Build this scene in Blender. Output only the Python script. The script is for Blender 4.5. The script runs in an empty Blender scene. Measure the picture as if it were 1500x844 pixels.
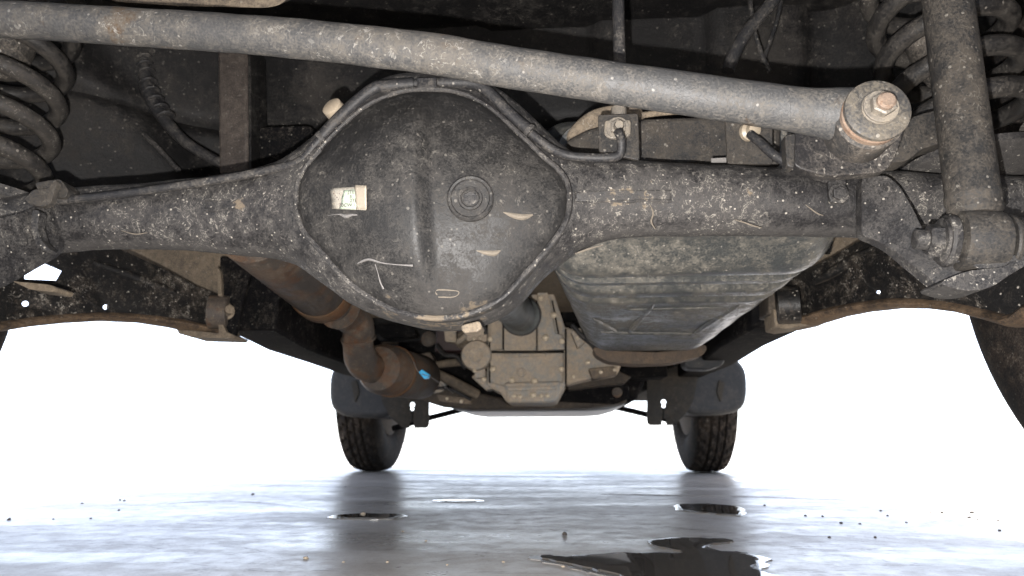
import bpy, bmesh, math, random
from mathutils import Vector, Matrix, noise, Quaternion
random.seed(7)
scene = bpy.context.scene
COL = scene.collection

# ------------------------------------------------------------------ camera
CAM = Vector((0.092, 0.0, 0.115))
YAW, PITCH, FPX = math.radians(4.02), math.radians(12.8), 995.0     # focal length in photo pixels (1500 wide)
fh = Vector((-math.sin(YAW), math.cos(YAW), 0))
RIGHT = Vector((math.cos(YAW), math.sin(YAW), 0))
FWD = fh * math.cos(PITCH) + Vector((0, 0, math.sin(PITCH)))
UP = -fh * math.sin(PITCH) + Vector((0, 0, math.cos(PITCH)))
cd = bpy.data.cameras.new("camera")
cd.sensor_width = 36.0
cd.lens = FPX / 1500 * 36
cd.clip_start, cd.clip_end = 0.01, 2000
cam = bpy.data.objects.new("camera", cd)
COL.objects.link(cam)
M = Matrix((RIGHT, UP, -FWD)).transposed().to_4x4()
M.translation = CAM
cam.matrix_world = M
scene.camera = cam
cd.dof.use_dof = True
cd.dof.focus_distance = 0.53
cd.dof.aperture_fstop = 12.0

# ------------------------------------------------------------------ sky, sun, flash, exposure
SUN_EL, SUN_AZ = math.radians(73), math.radians(25)     # azimuth measured from +Y towards +X
w = bpy.data.worlds.new("World")
scene.world = w
w.use_nodes = True
nt = w.node_tree
bg = nt.nodes["Background"]
sky = nt.nodes.new("ShaderNodeTexSky")
sky.sky_type = 'NISHITA'
sky.sun_disc = False
sky.sun_elevation = SUN_EL
sky.sun_rotation = SUN_AZ
sky.air_density, sky.dust_density, sky.ozone_density = 0.6, 1.8, 0.6
hs = nt.nodes.new("ShaderNodeHueSaturation")      # hazy, nearly white daylight
hs.inputs["Saturation"].default_value = 0.62
nt.links.new(sky.outputs[0], hs.inputs["Color"])
nt.links.new(hs.outputs[0], bg.inputs[0])
bg.inputs[1].default_value = 0.15
sd = bpy.data.lights.new("sun", 'SUN')
sd.energy, sd.angle, sd.color = 4.5, math.radians(0.5), (1.0, 0.96, 0.9)
sun = bpy.data.objects.new("sun", sd)
COL.objects.link(sun)
sdir = Vector((math.sin(SUN_AZ) * math.cos(SUN_EL), math.cos(SUN_AZ) * math.cos(SUN_EL), math.sin(SUN_EL)))
sun.rotation_euler = sdir.to_track_quat('Z', 'Y').to_euler()
# the phone's flash beside the lens: it throws the hard shadows up and to the right
fd = bpy.data.lights.new("phone_flash", 'POINT')
fd.energy, fd.shadow_soft_size, fd.color = 10.8, 0.003, (1.0, 0.965, 0.93)
fl = bpy.data.objects.new("phone_flash", fd)
COL.objects.link(fl)
fl.location = CAM + RIGHT * -0.020 + UP * -0.030
vs = scene.view_settings
vs.view_transform, vs.look, vs.gamma, vs.use_curve_mapping = 'Standard', 'None', 1.0, False
vs.exposure = 2.72
scene.cycles.max_bounces = 5
scene.cycles.diffuse_bounces = 3
scene.cycles.glossy_bounces = 3
scene.cycles.use_denoising = True


# ------------------------------------------------------------------ helpers
def P(px, py, Y):
    """point of the plane y = Y that the photo shows at pixel (px, py)"""
    d = FWD + RIGHT * ((px - 750) / FPX) + UP * ((422 - py) / FPX)
    return CAM + d * ((Y - CAM.y) / d.y)


def PL(pts, Y):
    return [P(a, b, Y(a, b) if callable(Y) else Y) for a, b in pts]


def lin(x0, y0, x1, y1):
    return lambda a, b=0: y0 + (a - x0) / (x1 - x0) * (y1 - y0)


ROOT_LOC = {}


def adopt(o, parent):
    o.parent = parent
    if parent.type == 'EMPTY':
        o.matrix_parent_inverse = Matrix.Translation(-parent.location)


def obj(name, me, mat, parent=None):
    o = bpy.data.objects.new(name, me)
    COL.objects.link(o)
    if mat and not me.materials:
        me.materials.append(mat)
    if parent:
        adopt(o, parent)
    return o


def mk(name, V, F, mat, parent=None, smooth=True, bevel=0, bseg=2, sub=0, solid=0, angle=35):
    me = bpy.data.meshes.new(name)
    me.from_pydata([tuple(v) for v in V], [], F)
    bm = bmesh.new()
    bm.from_mesh(me)
    bmesh.ops.remove_doubles(bm, verts=bm.verts, dist=1e-6)
    bmesh.ops.recalc_face_normals(bm, faces=bm.faces)
    bm.to_mesh(me)
    bm.free()
    if smooth:
        me.polygons.foreach_set("use_smooth", [True] * len(me.polygons))
        me.set_sharp_from_angle(angle=math.radians(angle))
    o = obj(name, me, mat, parent)
    if solid:
        m = o.modifiers.new("s", 'SOLIDIFY'); m.thickness = solid; m.offset = 0
    if bevel:
        m = o.modifiers.new("b", 'BEVEL'); m.width = bevel; m.segments = bseg; m.limit_method = 'ANGLE'
        m.angle_limit = math.radians(30); m.harden_normals = False
    if sub:
        m = o.modifiers.new("u", 'SUBSURF'); m.levels = m.render_levels = sub
    return o


def smooth_path(pts, k=6):
    """Catmull-Rom through points given as Vector or (Vector, radius)"""
    out = []
    n = len(pts)
    for i in range(n - 1):
        p0, p1, p2, p3 = pts[max(i - 1, 0)], pts[i], pts[i + 1], pts[min(i + 2, n - 1)]
        for j in range(k):
            t = j / k
            out.append(0.5 * ((2 * p1) + (p2 - p0) * t + (2 * p0 - 5 * p1 + 4 * p2 - p3) * t * t + (3 * p1 - p0 - 3 * p2 + p3) * t ** 3))
    out.append(pts[-1].copy())
    return out


def tube_data(pts, r, n=14, k=6):
    pts = [Vector(p) for p in pts]
    rr = [r] * len(pts) if not isinstance(r, (list, tuple)) else list(r)
    if k > 1:
        q = smooth_path([Vector((*p, x)) if False else Vector((p.x, p.y, p.z, x)) for p, x in zip(pts, rr)], k)
        pts = [Vector((v[0], v[1], v[2])) for v in q]
        rr = [v[3] for v in q]
    V, F = [], []
    t0 = (pts[1] - pts[0]).normalized()
    ref = Vector((0, 0, 1)) if abs(t0.z) < 0.9 else Vector((1, 0, 0))
    nrm = (ref - t0 * ref.dot(t0)).normalized()
    for i, p in enumerate(pts):
        t = (pts[min(i + 1, len(pts) - 1)] - pts[max(i - 1, 0)]).normalized()
        nrm = (nrm - t * nrm.dot(t)).normalized()
        b = t.cross(nrm)
        for j in range(n):
            a = 2 * math.pi * j / n
            V.append(p + (nrm * math.cos(a) + b * math.sin(a)) * rr[i])
    for i in range(len(pts) - 1):
        for j in range(n):
            F.append((i * n + j, i * n + (j + 1) % n, (i + 1) * n + (j + 1) % n, (i + 1) * n + j))
    F.append(tuple(range(n - 1, -1, -1)))
    F.append(tuple((len(pts) - 1) * n + j for j in range(n)))
    return V, F


def tube(name, pts, r, mat, parent=None, n=14, k=6):
    V, F = tube_data(pts, r, n, k)
    return mk(name, V, F, mat, parent, angle=50)


def lathe_data(profile, origin, axis, n=40):
    """profile of (radius, height along axis)"""
    axis = Vector(axis).normalized()
    ref = Vector((0, 0, 1)) if abs(axis.z) < 0.9 else Vector((1, 0, 0))
    u = axis.cross(ref).normalized()
    v = axis.cross(u)
    V, F = [], []
    for r, h in profile:
        for j in range(n):
            a = 2 * math.pi * j / n
            V.append(Vector(origin) + axis * h + (u * math.cos(a) + v * math.sin(a)) * r)
    for i in range(len(profile) - 1):
        for j in range(n):
            F.append((i * n + j, i * n + (j + 1) % n, (i + 1) * n + (j + 1) % n, (i + 1) * n + j))
    if profile[0][0] > 1e-5:
        F.append(tuple(range(n - 1, -1, -1)))
    if profile[-1][0] > 1e-5:
        F.append(tuple((len(profile) - 1) * n + j for j in range(n)))
    return V, F


def lathe(name, profile, origin, axis, mat, parent=None, n=40, bevel=0):
    V, F = lathe_data(profile, origin, axis, n)
    return mk(name, V, F, mat, parent, bevel=bevel, angle=32)


def loft(name, rings, mat, parent=None, caps=True, bevel=0, sub=0, angle=40):
    n = len(rings[0])
    V = [p for r in rings for p in r]
    F = []
    for i in range(len(rings) - 1):
        for j in range(n):
            F.append((i * n + j, i * n + (j + 1) % n, (i + 1) * n + (j + 1) % n, (i + 1) * n + j))
    if caps:
        F.append(tuple(range(n - 1, -1, -1)))
        F.append(tuple((len(rings) - 1) * n + j for j in range(n)))
    return mk(name, V, F, mat, parent, bevel=bevel, sub=sub, angle=angle)


def prism(name, outline, vec, mat, parent=None, bevel=0.002, bseg=2, smooth=True):
    """closed outline of 3D points pushed along vec: a plate with real thickness"""
    vec = Vector(vec)
    n = len(outline)
    V = [Vector(p) for p in outline] + [Vector(p) + vec for p in outline]
    F = [tuple(range(n)), tuple(range(2 * n - 1, n - 1, -1))]
    for j in range(n):
        F.append((j, (j + 1) % n, n + (j + 1) % n, n + j))
    return mk(name, V, F, mat, parent, bevel=bevel, bseg=bseg, smooth=smooth, angle=30)


def block(name, lo, hi, mat, parent=None, bevel=0.004):
    a, b = Vector(lo), Vector(hi)
    o = [Vector((a.x, a.y, a.z)), Vector((b.x, a.y, a.z)), Vector((b.x, a.y, b.z)), Vector((a.x, a.y, b.z))]
    return prism(name, o, (0, b.y - a.y, 0), mat, parent, bevel)


def rounded(pts, r, seg=5):
    """round the corners of a closed outline of vectors"""
    out = []
    n = len(pts)
    for i in range(n):
        p, a, b = pts[i], pts[i - 1], pts[(i + 1) % n]
        ra = min(r, (a - p).length * .45); rb = min(r, (b - p).length * .45)
        s, e = p + (a - p).normalized() * ra, p + (b - p).normalized() * rb
        for j in range(seg + 1):
            t = j / seg
            out.append(s * (1 - t) ** 2 + p * 2 * t * (1 - t) + e * t * t)
    return out


BOLTS = {}


def bolt(loc, axis, r, h, mat, parent, name="bolt"):
    key = (round(r, 4), round(h, 4), mat.name)
    if key not in BOLTS:
        V, F = lathe_data([(r * 1.35, 0), (r * 1.35, h * .25), (r * 1.3, h * .27)], (0, 0, 0), (0, 0, 1), 18)
        V2, F2 = lathe_data([(r, h * .22), (r, h * .9), (r * .85, h)], (0, 0, 0), (0, 0, 1), 6)
        me = bpy.data.meshes.new("bolt")
        me.from_pydata([tuple(v) for v in V + V2], [], F + [tuple(len(V) + i for i in f) for f in F2])
        me.materials.append(mat)
        BOLTS[key] = me
    o = obj(name, BOLTS[key], None, parent)
    o.location = loc
    o.rotation_mode = 'QUATERNION'
    o.rotation_quaternion = Vector(axis).to_track_quat('Z', 'Y')
    return o


# ------------------------------------------------------------------ materials
def node(nt, t, **kw):
    n = nt.nodes.new(t)
    for k, v in kw.items():
        setattr(n, k, v)
    return n


class NT:
    def __init__(s, name):
        s.m = bpy.data.materials.new(name); s.m.use_nodes = True
        s.t = s.m.node_tree; s.b = s.t.nodes["Principled BSDF"]
        s.tc = node(s.t, "ShaderNodeTexCoord")

    def put(s, inp, v):
        if hasattr(v, "links"):
            s.t.links.new(v, inp)
        else:
            inp.default_value = v

    def math(s, op, a, b=0.0, c=0.0, clamp=False):
        n = node(s.t, "ShaderNodeMath", operation=op, use_clamp=clamp)
        for i, v in enumerate((a, b, c)):
            s.put(n.inputs[i], v)
        return n.outputs[0]

    def noise(s, scale, detail=3, rough=.55, dist=0, vec=None):
        n = node(s.t, "ShaderNodeTexNoise")
        s.t.links.new(vec if vec is not None else s.tc.outputs["Object"], n.inputs["Vector"])
        n.inputs["Scale"].default_value = scale; n.inputs["Detail"].default_value = detail
        n.inputs["Roughness"].default_value = rough; n.inputs["Distortion"].default_value = dist
        return n.outputs["Fac"]

    def voronoi(s, scale, feature='F1', vec=None):
        n = node(s.t, "ShaderNodeTexVoronoi", feature=feature)
        s.t.links.new(vec if vec is not None else s.tc.outputs["Object"], n.inputs["Vector"])
        n.inputs["Scale"].default_value = scale
        return n

    def rng(s, v, a, b, c=0.0, d=1.0, smooth=True):
        n = node(s.t, "ShaderNodeMapRange", interpolation_type='SMOOTHSTEP' if smooth else 'LINEAR', clamp=True)
        s.put(n.inputs[0], v)
        for i, x in enumerate((a, b, c, d)):
            s.put(n.inputs[i + 1], x)
        return n.outputs[0]

    def mix(s, f, a, b):
        n = node(s.t, "ShaderNodeMix", data_type='RGBA')
        s.put(n.inputs[0], f)
        for i, v in ((6, a), (7, b)):
            s.put(n.inputs[i], (*v, 1) if isinstance(v, tuple) and len(v) == 3 else v)
        return n.outputs[2]

    def mapping(s, scale):
        n = node(s.t, "ShaderNodeMapping")
        s.t.links.new(s.tc.outputs["Object"], n.inputs[0])
        n.inputs["Scale"].default_value = scale
        return n.outputs[0]

    def bump(s, h, strength, dist=0.002):
        n = node(s.t, "ShaderNodeBump")
        n.inputs["Strength"].default_value = strength; n.inputs["Distance"].default_value = dist
        s.t.links.new(h, n.inputs["Height"])
        s.t.links.new(n.outputs[0], s.b.inputs["Normal"])


def grime(name, base, dust=(.19, .155, .12), amt=.4, lines=.6, specks=.5, rough=.55, metal=0.0, bump=.5, sc=1.0,
          under=.15, rust=None, rust_amt=0.0, spec=.2, light=(.39, .36, .315), blobs=(), dense=.5, mud=(), mudcol=(.27, .215, .155), k=.40):
    """paint or metal under dust: patchy film, curled mud flecks, pale specks, oil drops, optional rust"""
    base, dust, light, mudcol = [tuple(x * k for x in c_) for c_ in (base, dust, light, mudcol)]
    if rust: rust = tuple(x * k for x in rust)
    s = NT(name)
    big = s.noise(10 * sc, 3, .6)
    mid = s.noise(70 * sc, 4, .72)
    fine = s.noise(520 * sc, 2, .6)
    sm = s.math('ADD', s.math('MULTIPLY', big, .9), s.math('ADD', s.math('MULTIPLY', mid, 1.1), s.math('MULTIPLY', fine, .9)))
    if under:
        geo = node(s.t, "ShaderNodeNewGeometry")
        sep = node(s.t, "ShaderNodeSeparateXYZ")
        s.t.links.new(geo.outputs["Normal"], sep.inputs[0])
        sm = s.math('ADD', sm, s.rng(sep.outputs[2], -.80, -1.0, 0, under))      # splashed mud clings to what faces the road
    for c_, r_, k_ in blobs:
        d = node(s.t, "ShaderNodeVectorMath", operation='DISTANCE')
        s.t.links.new(s.tc.outputs["Object"], d.inputs[0])
        d.inputs[1].default_value = tuple(c_)
        sm = s.math('ADD', sm, s.rng(d.outputs["Value"], r_, 0, 0, k_))
    th = 1.45 + (.5 - amt) * .9
    dm = s.rng(sm, th - .26, th + .30)
    a = s.mix(fine, tuple(c * .55 for c in base), tuple(c * 1.45 for c in base))
    if rust:
        rn = s.noise(20 * sc, 5, .7)
        rm = s.rng(rn, .62 - rust_amt * .35, .72 - rust_amt * .3)
        rc = s.mix(mid, rust, tuple(c * .35 for c in rust))
        a = s.mix(rm, a, rc)
    dcol = s.mix(s.noise(130 * sc, 3, .6), tuple(c * .5 for c in dust), tuple(c * 1.35 for c in dust))
    c = s.mix(s.math('MULTIPLY', dm, .85), a, dcol)
    h = s.math('ADD', s.math('MULTIPLY', mid, .9), s.math('MULTIPLY', fine, .25))
    if lines:
        n1 = s.noise(95 * sc, 2, .5, 1.0)
        l1 = s.rng(s.math('ABSOLUTE', s.math('SUBTRACT', n1, .5)), .024, .006)
        n2 = s.noise(210 * sc, 1, .5, .6)
        l2 = s.rng(s.math('ABSOLUTE', s.math('SUBTRACT', n2, .52)), .045, .012)
        k1 = s.rng(mid, .60 - dense * .14, .66 - dense * .12)
        k2 = s.rng(s.noise(85 * sc, 2, .6, vec=s.mapping((1.3, 1.1, .9))), .60 - dense * .14, .68 - dense * .12)
        ln = s.math('MAXIMUM', s.math('MULTIPLY', l1, k2), s.math('MULTIPLY', s.math('MULTIPLY', l2, k1), .75))
        ln = s.math('MULTIPLY', ln, s.rng(big, .42, .60, .08, 1))
        c = s.mix(s.math('MULTIPLY', ln, lines), c, light)
        h = s.math('ADD', h, s.math('MULTIPLY', l1, .10))
    if specks:
        v = s.voronoi(260 * sc)
        wn = node(s.t, "ShaderNodeTexWhiteNoise", noise_dimensions='3D')
        s.t.links.new(v.outputs["Position"], wn.inputs[0])
        rad = s.rng(wn.outputs["Value"], .86, 1.0, 0.0, .40, False)
        sp = s.rng(s.math('SUBTRACT', rad, v.outputs["Distance"]), 0.0, .08)
        c = s.mix(s.math('MULTIPLY', sp, specks), c, tuple(min(x * 1.25, .8) for x in light))
    if mud:
        tot = None
        for c_, r_, k_ in mud:
            mp = node(s.t, "ShaderNodeVectorMath", operation='SUBTRACT')
            s.t.links.new(s.tc.outputs["Object"], mp.inputs[0]); mp.inputs[1].default_value = tuple(c_)
            sc_ = node(s.t, "ShaderNodeVectorMath", operation='MULTIPLY')
            s.t.links.new(mp.outputs[0], sc_.inputs[0]); sc_.inputs[1].default_value = (1, 1, 2.6)
            ln_ = node(s.t, "ShaderNodeVectorMath", operation='LENGTH')
            s.t.links.new(sc_.outputs[0], ln_.inputs[0])
            e = s.rng(ln_.outputs["Value"], r_, r_ * .2, 0, k_)
            tot = e if tot is None else s.math('MAXIMUM', tot, e)
        mm = s.rng(s.math('ADD', tot, s.math('ADD', s.math('MULTIPLY', mid, 1.0), s.math('MULTIPLY', big, .5))), .98, 1.08)
        c = s.mix(s.math('MULTIPLY', mm, .9), c, s.mix(fine, tuple(x * .7 for x in mudcol), mudcol))
    s.t.links.new(c, s.b.inputs["Base Color"])
    s.put(s.b.inputs["Roughness"], s.rng(dm, 0, 1, rough, .92))
    if metal:
        s.put(s.b.inputs["Metallic"], s.rng(dm, 0, .8, metal, 0))
    s.b.inputs["Specular IOR Level"].default_value = spec
    if bump:
        s.bump(h, bump, .0014 / sc)
    return s.m


def plain(name, col, rough=.5, metal=0.0, var=.25, sc=1.0, spec=.4, k=.5):
    col = tuple(x * k for x in col)
    s = NT(name)
    n = s.noise(60 * sc, 5, .65)
    c = s.mix(n, tuple(x * (1 - var) for x in col), tuple(min(1, x * (1 + var)) for x in col))
    s.t.links.new(c, s.b.inputs["Base Color"])
    s.b.inputs["Roughness"].default_value = rough
    s.b.inputs["Metallic"].default_value = metal
    s.b.inputs["Specular IOR Level"].default_value = spec
    s.bump(n, .25, .001)
    return s.m


TAN = (.20, .155, .11)
MA = grime("axle black paint with dried mud", (.025, .024, .025), (.104, .097, .092), .50, .72, .8, .45, bump=.7, under=.35, dense=.66, sc=1.3,
           mud=[(P(a, b, .565), r, k) for a, b, r, k in ((1222, 322, .022, .32), (1130, 336, .045, .28), (1050, 340, .04, .26), (880, 354, .03, .22), (965, 325, .02, .22), (330, 350, .03, .22), (150, 352, .05, .22),
                (60, 345, .03, .24), (75, 300, .02, .2), (640, 478, .09, .26), (560, 462, .06, .22), (1390, 410, .03, .3), (1110, 283, .02, .12), (345, 300, .03, .18), (915, 288, .04, .18))], k=0.38)
MC = grime("diff cover black paint dusty", (.036, .035, .035), (.104, .096, .089), .43, .38, .35, .52, bump=.40, spec=.20, under=.5, dense=.30,
           blobs=[(P(650, 455, .55), .06, .35)], mud=[(P(690, 452, .55), .05, .20), (P(760, 400, .55), .03, .16), (P(640, 432, .53), .02, .15), (P(560, 440, .55), .04, .14)], k=0.255)
MP = grime("panhard weathered grey zinc", (.116, .117, .120), (.215, .195, .170), .46, .75, .5, .55, .15, .6, under=.0,
           rust=(.20, .12, .06), rust_amt=.08, light=(.44, .42, .39), dense=.55, k=0.3)
MS = grime("shock grey dusty paint", (.055, .054, .054), (.150, .128, .105), .52, .5, .6, .5, bump=.5, under=.2, k=0.25)
MSP = grime("spring dark steel dusty", (.042, .040, .040), (.165, .145, .125), .46, .9, .8, .5, bump=.5, under=.25, k=0.18)
MB = grime("underbody black sealer", (.012, .0115, .012), (.075, .068, .062), .30, .25, .25, .6, bump=.5, sc=.8, under=.0, spec=.15, dense=.2,
           blobs=[(P(1120, 95, .86), .09, .55), (P(470, 126, .88), .06, .45), (P(130, 190, .78), .12, .2), (P(1220, 90, .80), .05, .3)], k=0.3)
MBD = grime("underbody dusty steel", (.03, .028, .026), (.14, .12, .10), .45, .3, .5, .6, bump=.5, sc=.8, under=.0, k=0.6)
MARM = grime("trailing arm black with brown dust", (.010, .0098, .010), (.105, .085, .066), .28, .6, .6, .45, bump=.5, under=.4, spec=.2, k=0.6)
MFR = grime("frame rail black", (.010, .010, .011), (.07, .06, .052), .25, .2, .3, .8, bump=.4, under=.0, spec=.02, k=0.38)
MTAN = grime("tan dusted steel", (.10, .082, .065), (.27, .215, .155), .62, .4, .3, .7, bump=.5, under=.1, k=0.5)
MTK = grime("fuel tank grey dusty", (.062, .066, .066), (.21, .19, .155), .44, .6, .5, .30, bump=.4, spec=.5, under=.0, dense=.35, k=0.52)
MRU = grime("exhaust rusty steel", (.075, .064, .056), (.15, .115, .085), .42, .2, .2, .6, .2, .4, under=.1, rust=(.16, .078, .040), rust_amt=.45, k=0.55)
MRR = grime("exhaust orange rust", (.20, .10, .05), (.20, .14, .09), .4, .1, .2, .8, bump=.4, rust=(.28, .125, .05), rust_amt=.8, k=0.36)
MAL = grime("transfer case alloy with clay dust", (.19, .20, .20), (.36, .285, .205), .66, .1, .2, .55, .1, .5, under=.0, k=0.85)
MGY = grime("grey alloy shield", (.20, .23, .25), (.28, .26, .23), .4, .2, .3, .45, .2, .4, under=0, k=0.5)
MBO = grime("bolt steel pale dust", (.22, .20, .175), (.27, .23, .18), .5, .0, .3, .4, .3, .3, sc=2, k=0.42)
MBP = plain("bolt head pale", (.55, .46, .34), .5, var=.25, sc=4, k=0.7)
MBR = grime("bolt rusty end", (.22, .165, .13), (.30, .22, .165), .5, 0, 0, .6, .2, .5, sc=2, rust=(.24, .125, .07), rust_amt=.6, k=0.42)
MRB = grime("rubber hose", (.022, .022, .024), (.10, .09, .08), .40, .4, .4, .55, bump=.3, under=.1, k=0.5)
MTY = grime("tyre rubber with brown dust", (.020, .019, .019), (.085, .066, .052), .45, .4, .1, .8, bump=.4, under=.0, spec=.05, k=0.5)
MRIM = grime("steel rim dusty", (.055, .048, .042), (.12, .095, .075), .5, .2, .1, .8, .0, .3, k=0.7)
MPL = grime("black plastic liner", (.040, .043, .048), (.12, .115, .11), .36, .1, .15, .5, bump=.25, under=0, spec=.15, k=0.42)
MTR = plain("undertray grey", (.16, .17, .18), .45, k=0.6)
MCR = plain("cream plastic breather", (.33, .275, .205), .45, var=.2)
MWH = plain("white paint mark", (.25, .235, .225), .7, var=.4, sc=6, k=.34)
MST = plain("sticker paper", (.36, .33, .28), .55, var=.25, sc=6)
MSG = plain("sticker pale green print", (.40, .47, .37), .5, var=.12, sc=6)
MSF = plain("sticker folded tan flap", (.33, .285, .225), .6, var=.2, sc=4)
MIN = plain("sticker ink", (.09, .06, .06), .6)
MBL = plain("blue plastic connector", (.02, .32, .60), .4, k=0.8)
MMU = plain("dried tan mud", (.16, .135, .105), .9, var=.5, sc=5)
MDR = plain("dark red oxide", (.035, .012, .011), .5)

# ------------------------------------------------------------------ ground
def ground_material(damp=False):
    s = NT("damp concrete fringe" if damp else "wet concrete")
    st = s.mapping((.55, 2.0, 1))
    n1 = s.noise(3.2, 6, .62, .3, st)
    n2 = s.noise(30, 5, .7)
    n3 = s.noise(230, 3, .65)
    d_ = .42 if damp else 1.0
    c = s.mix(s.rng(n1, .3, .7), (.245 * d_, .228 * d_, .208 * d_), (.325 * d_, .305 * d_, .28 * d_))
    c = s.mix(s.rng(n2, .38, .68, 0, .6), c, (.22 * d_, .19 * d_, .16 * d_))
    c = s.mix(s.rng(n3, .56, .68, 0, .7), c, (.12 * d_, .10 * d_, .085 * d_))           # grit pressed into the film
    # drying tide marks: thin dark contour lines round the damp patches
    td = s.rng(s.math('ABSOLUTE', s.math('SUBTRACT', s.noise(5.5, 5, .65, .6, st), .5)), .016, .004)
    c = s.mix(s.math('MULTIPLY', td, s.rng(n2, .42, .55, 0, .8)), c, (.10 * d_, .085 * d_, .07 * d_))
    s.t.links.new(c, s.b.inputs["Base Color"])
    lo_, hi_ = (.06, .16) if damp else (.27, .46)
    s.put(s.b.inputs["Roughness"], s.rng(s.math('ADD', n1, s.math('MULTIPLY', n2, .6)), .58, 1.0, lo_, hi_))
    s.b.inputs["IOR"].default_value = 1.36
    h = s.math('ADD', s.math('MULTIPLY', n1, .45), s.math('MULTIPLY', n2, .40))
    h = s.math('ADD', h, s.math('MULTIPLY', n3, .12))
    s.bump(h, .05 if damp else .17, .006)
    return s.m


MG = ground_material()
MGD = ground_material(True)
R = 400
me_pts = []
gv = [(-R, -R, 0), (R, -R, 0), (R, R, 0), (-R, R, 0)]
g = mk("ground", gv, [(0, 1, 2, 3)], MG, smooth=False)
g["kind"] = "structure"; g["label"] = "wet grey concrete ground under the car"


def water_material():
    s = NT("puddle water")
    s.b.inputs["Base Color"].default_value = (.045, .040, .035, 1)
    s.b.inputs["Roughness"].default_value = .015
    s.b.inputs["IOR"].default_value = 1.34
    n = s.noise(14, 2, .5)
    s.bump(n, .03, .004)
    return s.m


MW = water_material()


def on_ground(px, py, z=0.0):
    d = FWD + RIGHT * ((px - 750) / FPX) + UP * ((422 - py) / FPX)
    t = (z - CAM.z) / d.z
    return CAM + d * t


def puddle(pts, label, name="puddle"):
    w_ = [on_ground(a, b, .002) for a, b in pts]
    w_ = rounded(w_, .04, 4)
    dense = []
    for i, p in enumerate(w_):
        q = w_[(i + 1) % len(w_)]
        k = max(1, int((q - p).length / .02))
        for j in range(k):
            v = p.lerp(q, j / k)
            dense.append(v + Vector((noise.noise(v * 40) * .007, noise.noise(v * 40 + Vector((9, 3, 1))) * .008, 0)))
    c0 = sum(dense, Vector()) / len(dense)
    for v in dense:
        v.x += noise.noise(v * 150) * .0035; v.y += noise.noise(v * 150 + Vector((2, 7, 1))) * .006
    o = prism(name, dense, (0, 0, -.003), MW, None, bevel=0)
    fr = []
    for v in dense:
        d = (v - c0); d.z = 0
        L = d.length
        v2 = v + d / max(L, 1e-4) * (.010 + .012 * abs(noise.noise(v * 30)) + .004 * noise.noise(v * 140))
        fr.append(Vector((v2.x, v2.y, .0010)))
    f_ = prism("wet_fringe", fr, (0, 0, -.002), MGD, o, bevel=0)
    for p in f_.data.polygons:
        p.use_smooth = False
    for p in o.data.polygons:
        p.use_smooth = False
    o["kind"] = "structure"; o["label"] = label
    return o


puddle([(786, 816), (800, 812), (830, 817), (868, 811), (930, 809), (1000, 811), (985, 804), (950, 797), (955, 790), (1005, 788), (1064, 789), (1072, 794), (1030, 796),
        (1030, 806), (1062, 808), (1095, 811), (1118, 823), (1096, 829), (1112, 838), (1150, 846), (1160, 862), (960, 860), (905, 838), (850, 829)],
       "large dark puddle on the wet concrete nearest the lens")
puddle([(993, 741), (1008, 737), (1070, 739), (1083, 746), (1084, 754), (1050, 752), (1000, 747)], "small dark puddle behind the front wheel on the tank side")
puddle([(486, 757), (510, 752), (575, 752), (584, 755), (570, 759), (520, 758)], "narrow dark puddle behind the front wheel on the exhaust side")
for i, q in enumerate([[(640, 733), (655, 731.6), (690, 731.8), (699, 733), (670, 734.4)]]):
    puddle(q, "thin pale film of water between the front wheels")

# low lips in the concrete that catch the light as long streaks
def ridge(pts, h):
    w_ = [on_ground(a, b, 0) for a, b in pts]
    rings = []
    for i, p in enumerate(smooth_path(w_, 6)):
        f = i / (6 * (len(w_) - 1))
        k = math.sin(math.pi * min(max(f, .02), .98)) ** .5
        rings.append([p + Vector((0, -.020 * k, -.001)), p + Vector((0, -.006 * k, h * k)), p + Vector((0, .006 * k, h * k)), p + Vector((0, .030 * k, -.001))])
    return loft("ground_ridge", rings, MG, g)


ridge([(380, 713), (430, 712), (520, 714), (612, 716)], .0022)
ridge([(880, 724), (980, 726), (1100, 728), (1250, 733)], .0020)
ridge([(245, 738), (330, 734), (420, 740), (470, 748)], .0014)

# ------------------------------------------------------------------ the car
car = bpy.data.objects.new("off_road_car", None)
COL.objects.link(car)
car.location = (0, 1.7, 0)
car["label"] = "muddy underside of an off-road car seen from behind its rear axle"
car["category"] = "car"
YA = 0.60          # rear axle
YF = 2.85          # front axle

# --- body shell (shades the ground) and floor
floor_o = mk("floor_pan", [(-.70, .92, .475), (.70, .92, .475), (.70, 2.5, .475), (-.70, 2.5, .475), (-.70, .92, .50), (.70, .92, .50), (.70, 2.5, .50), (-.70, 2.5, .50)],
             [(0, 1, 2, 3), (4, 5, 6, 7), (0, 1, 5, 4), (1, 2, 6, 5), (2, 3, 7, 6), (3, 0, 4, 7)], MTAN, car, bevel=.01)
block("rear_floor", (-.74, .12, .70), (.74, .95, .73), MB, car)
block("cabin", (-.68, .02, .74), (.68, 2.60, 1.65), MPL, car, .05)
block("engine_bay", (-.72, 2.50, .42), (.72, 3.35, 1.0), MPL, car, .03)
block("front_bumper", (-.78, 3.25, .33), (.78, 3.40, .60), MPL, car, .03)
block("unseen_rear_bumper", (-.74, .00, .40), (.74, .12, .66), MPL, car, .03)  # out of view; added to keep sky light from behind off the underbody
for sx in (-1, 1):
    block("side_sill", (sx * .72 - .04, 1.15, .50), (sx * .72 + .04, 2.35, .75), MPL, car, .02)

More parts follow.
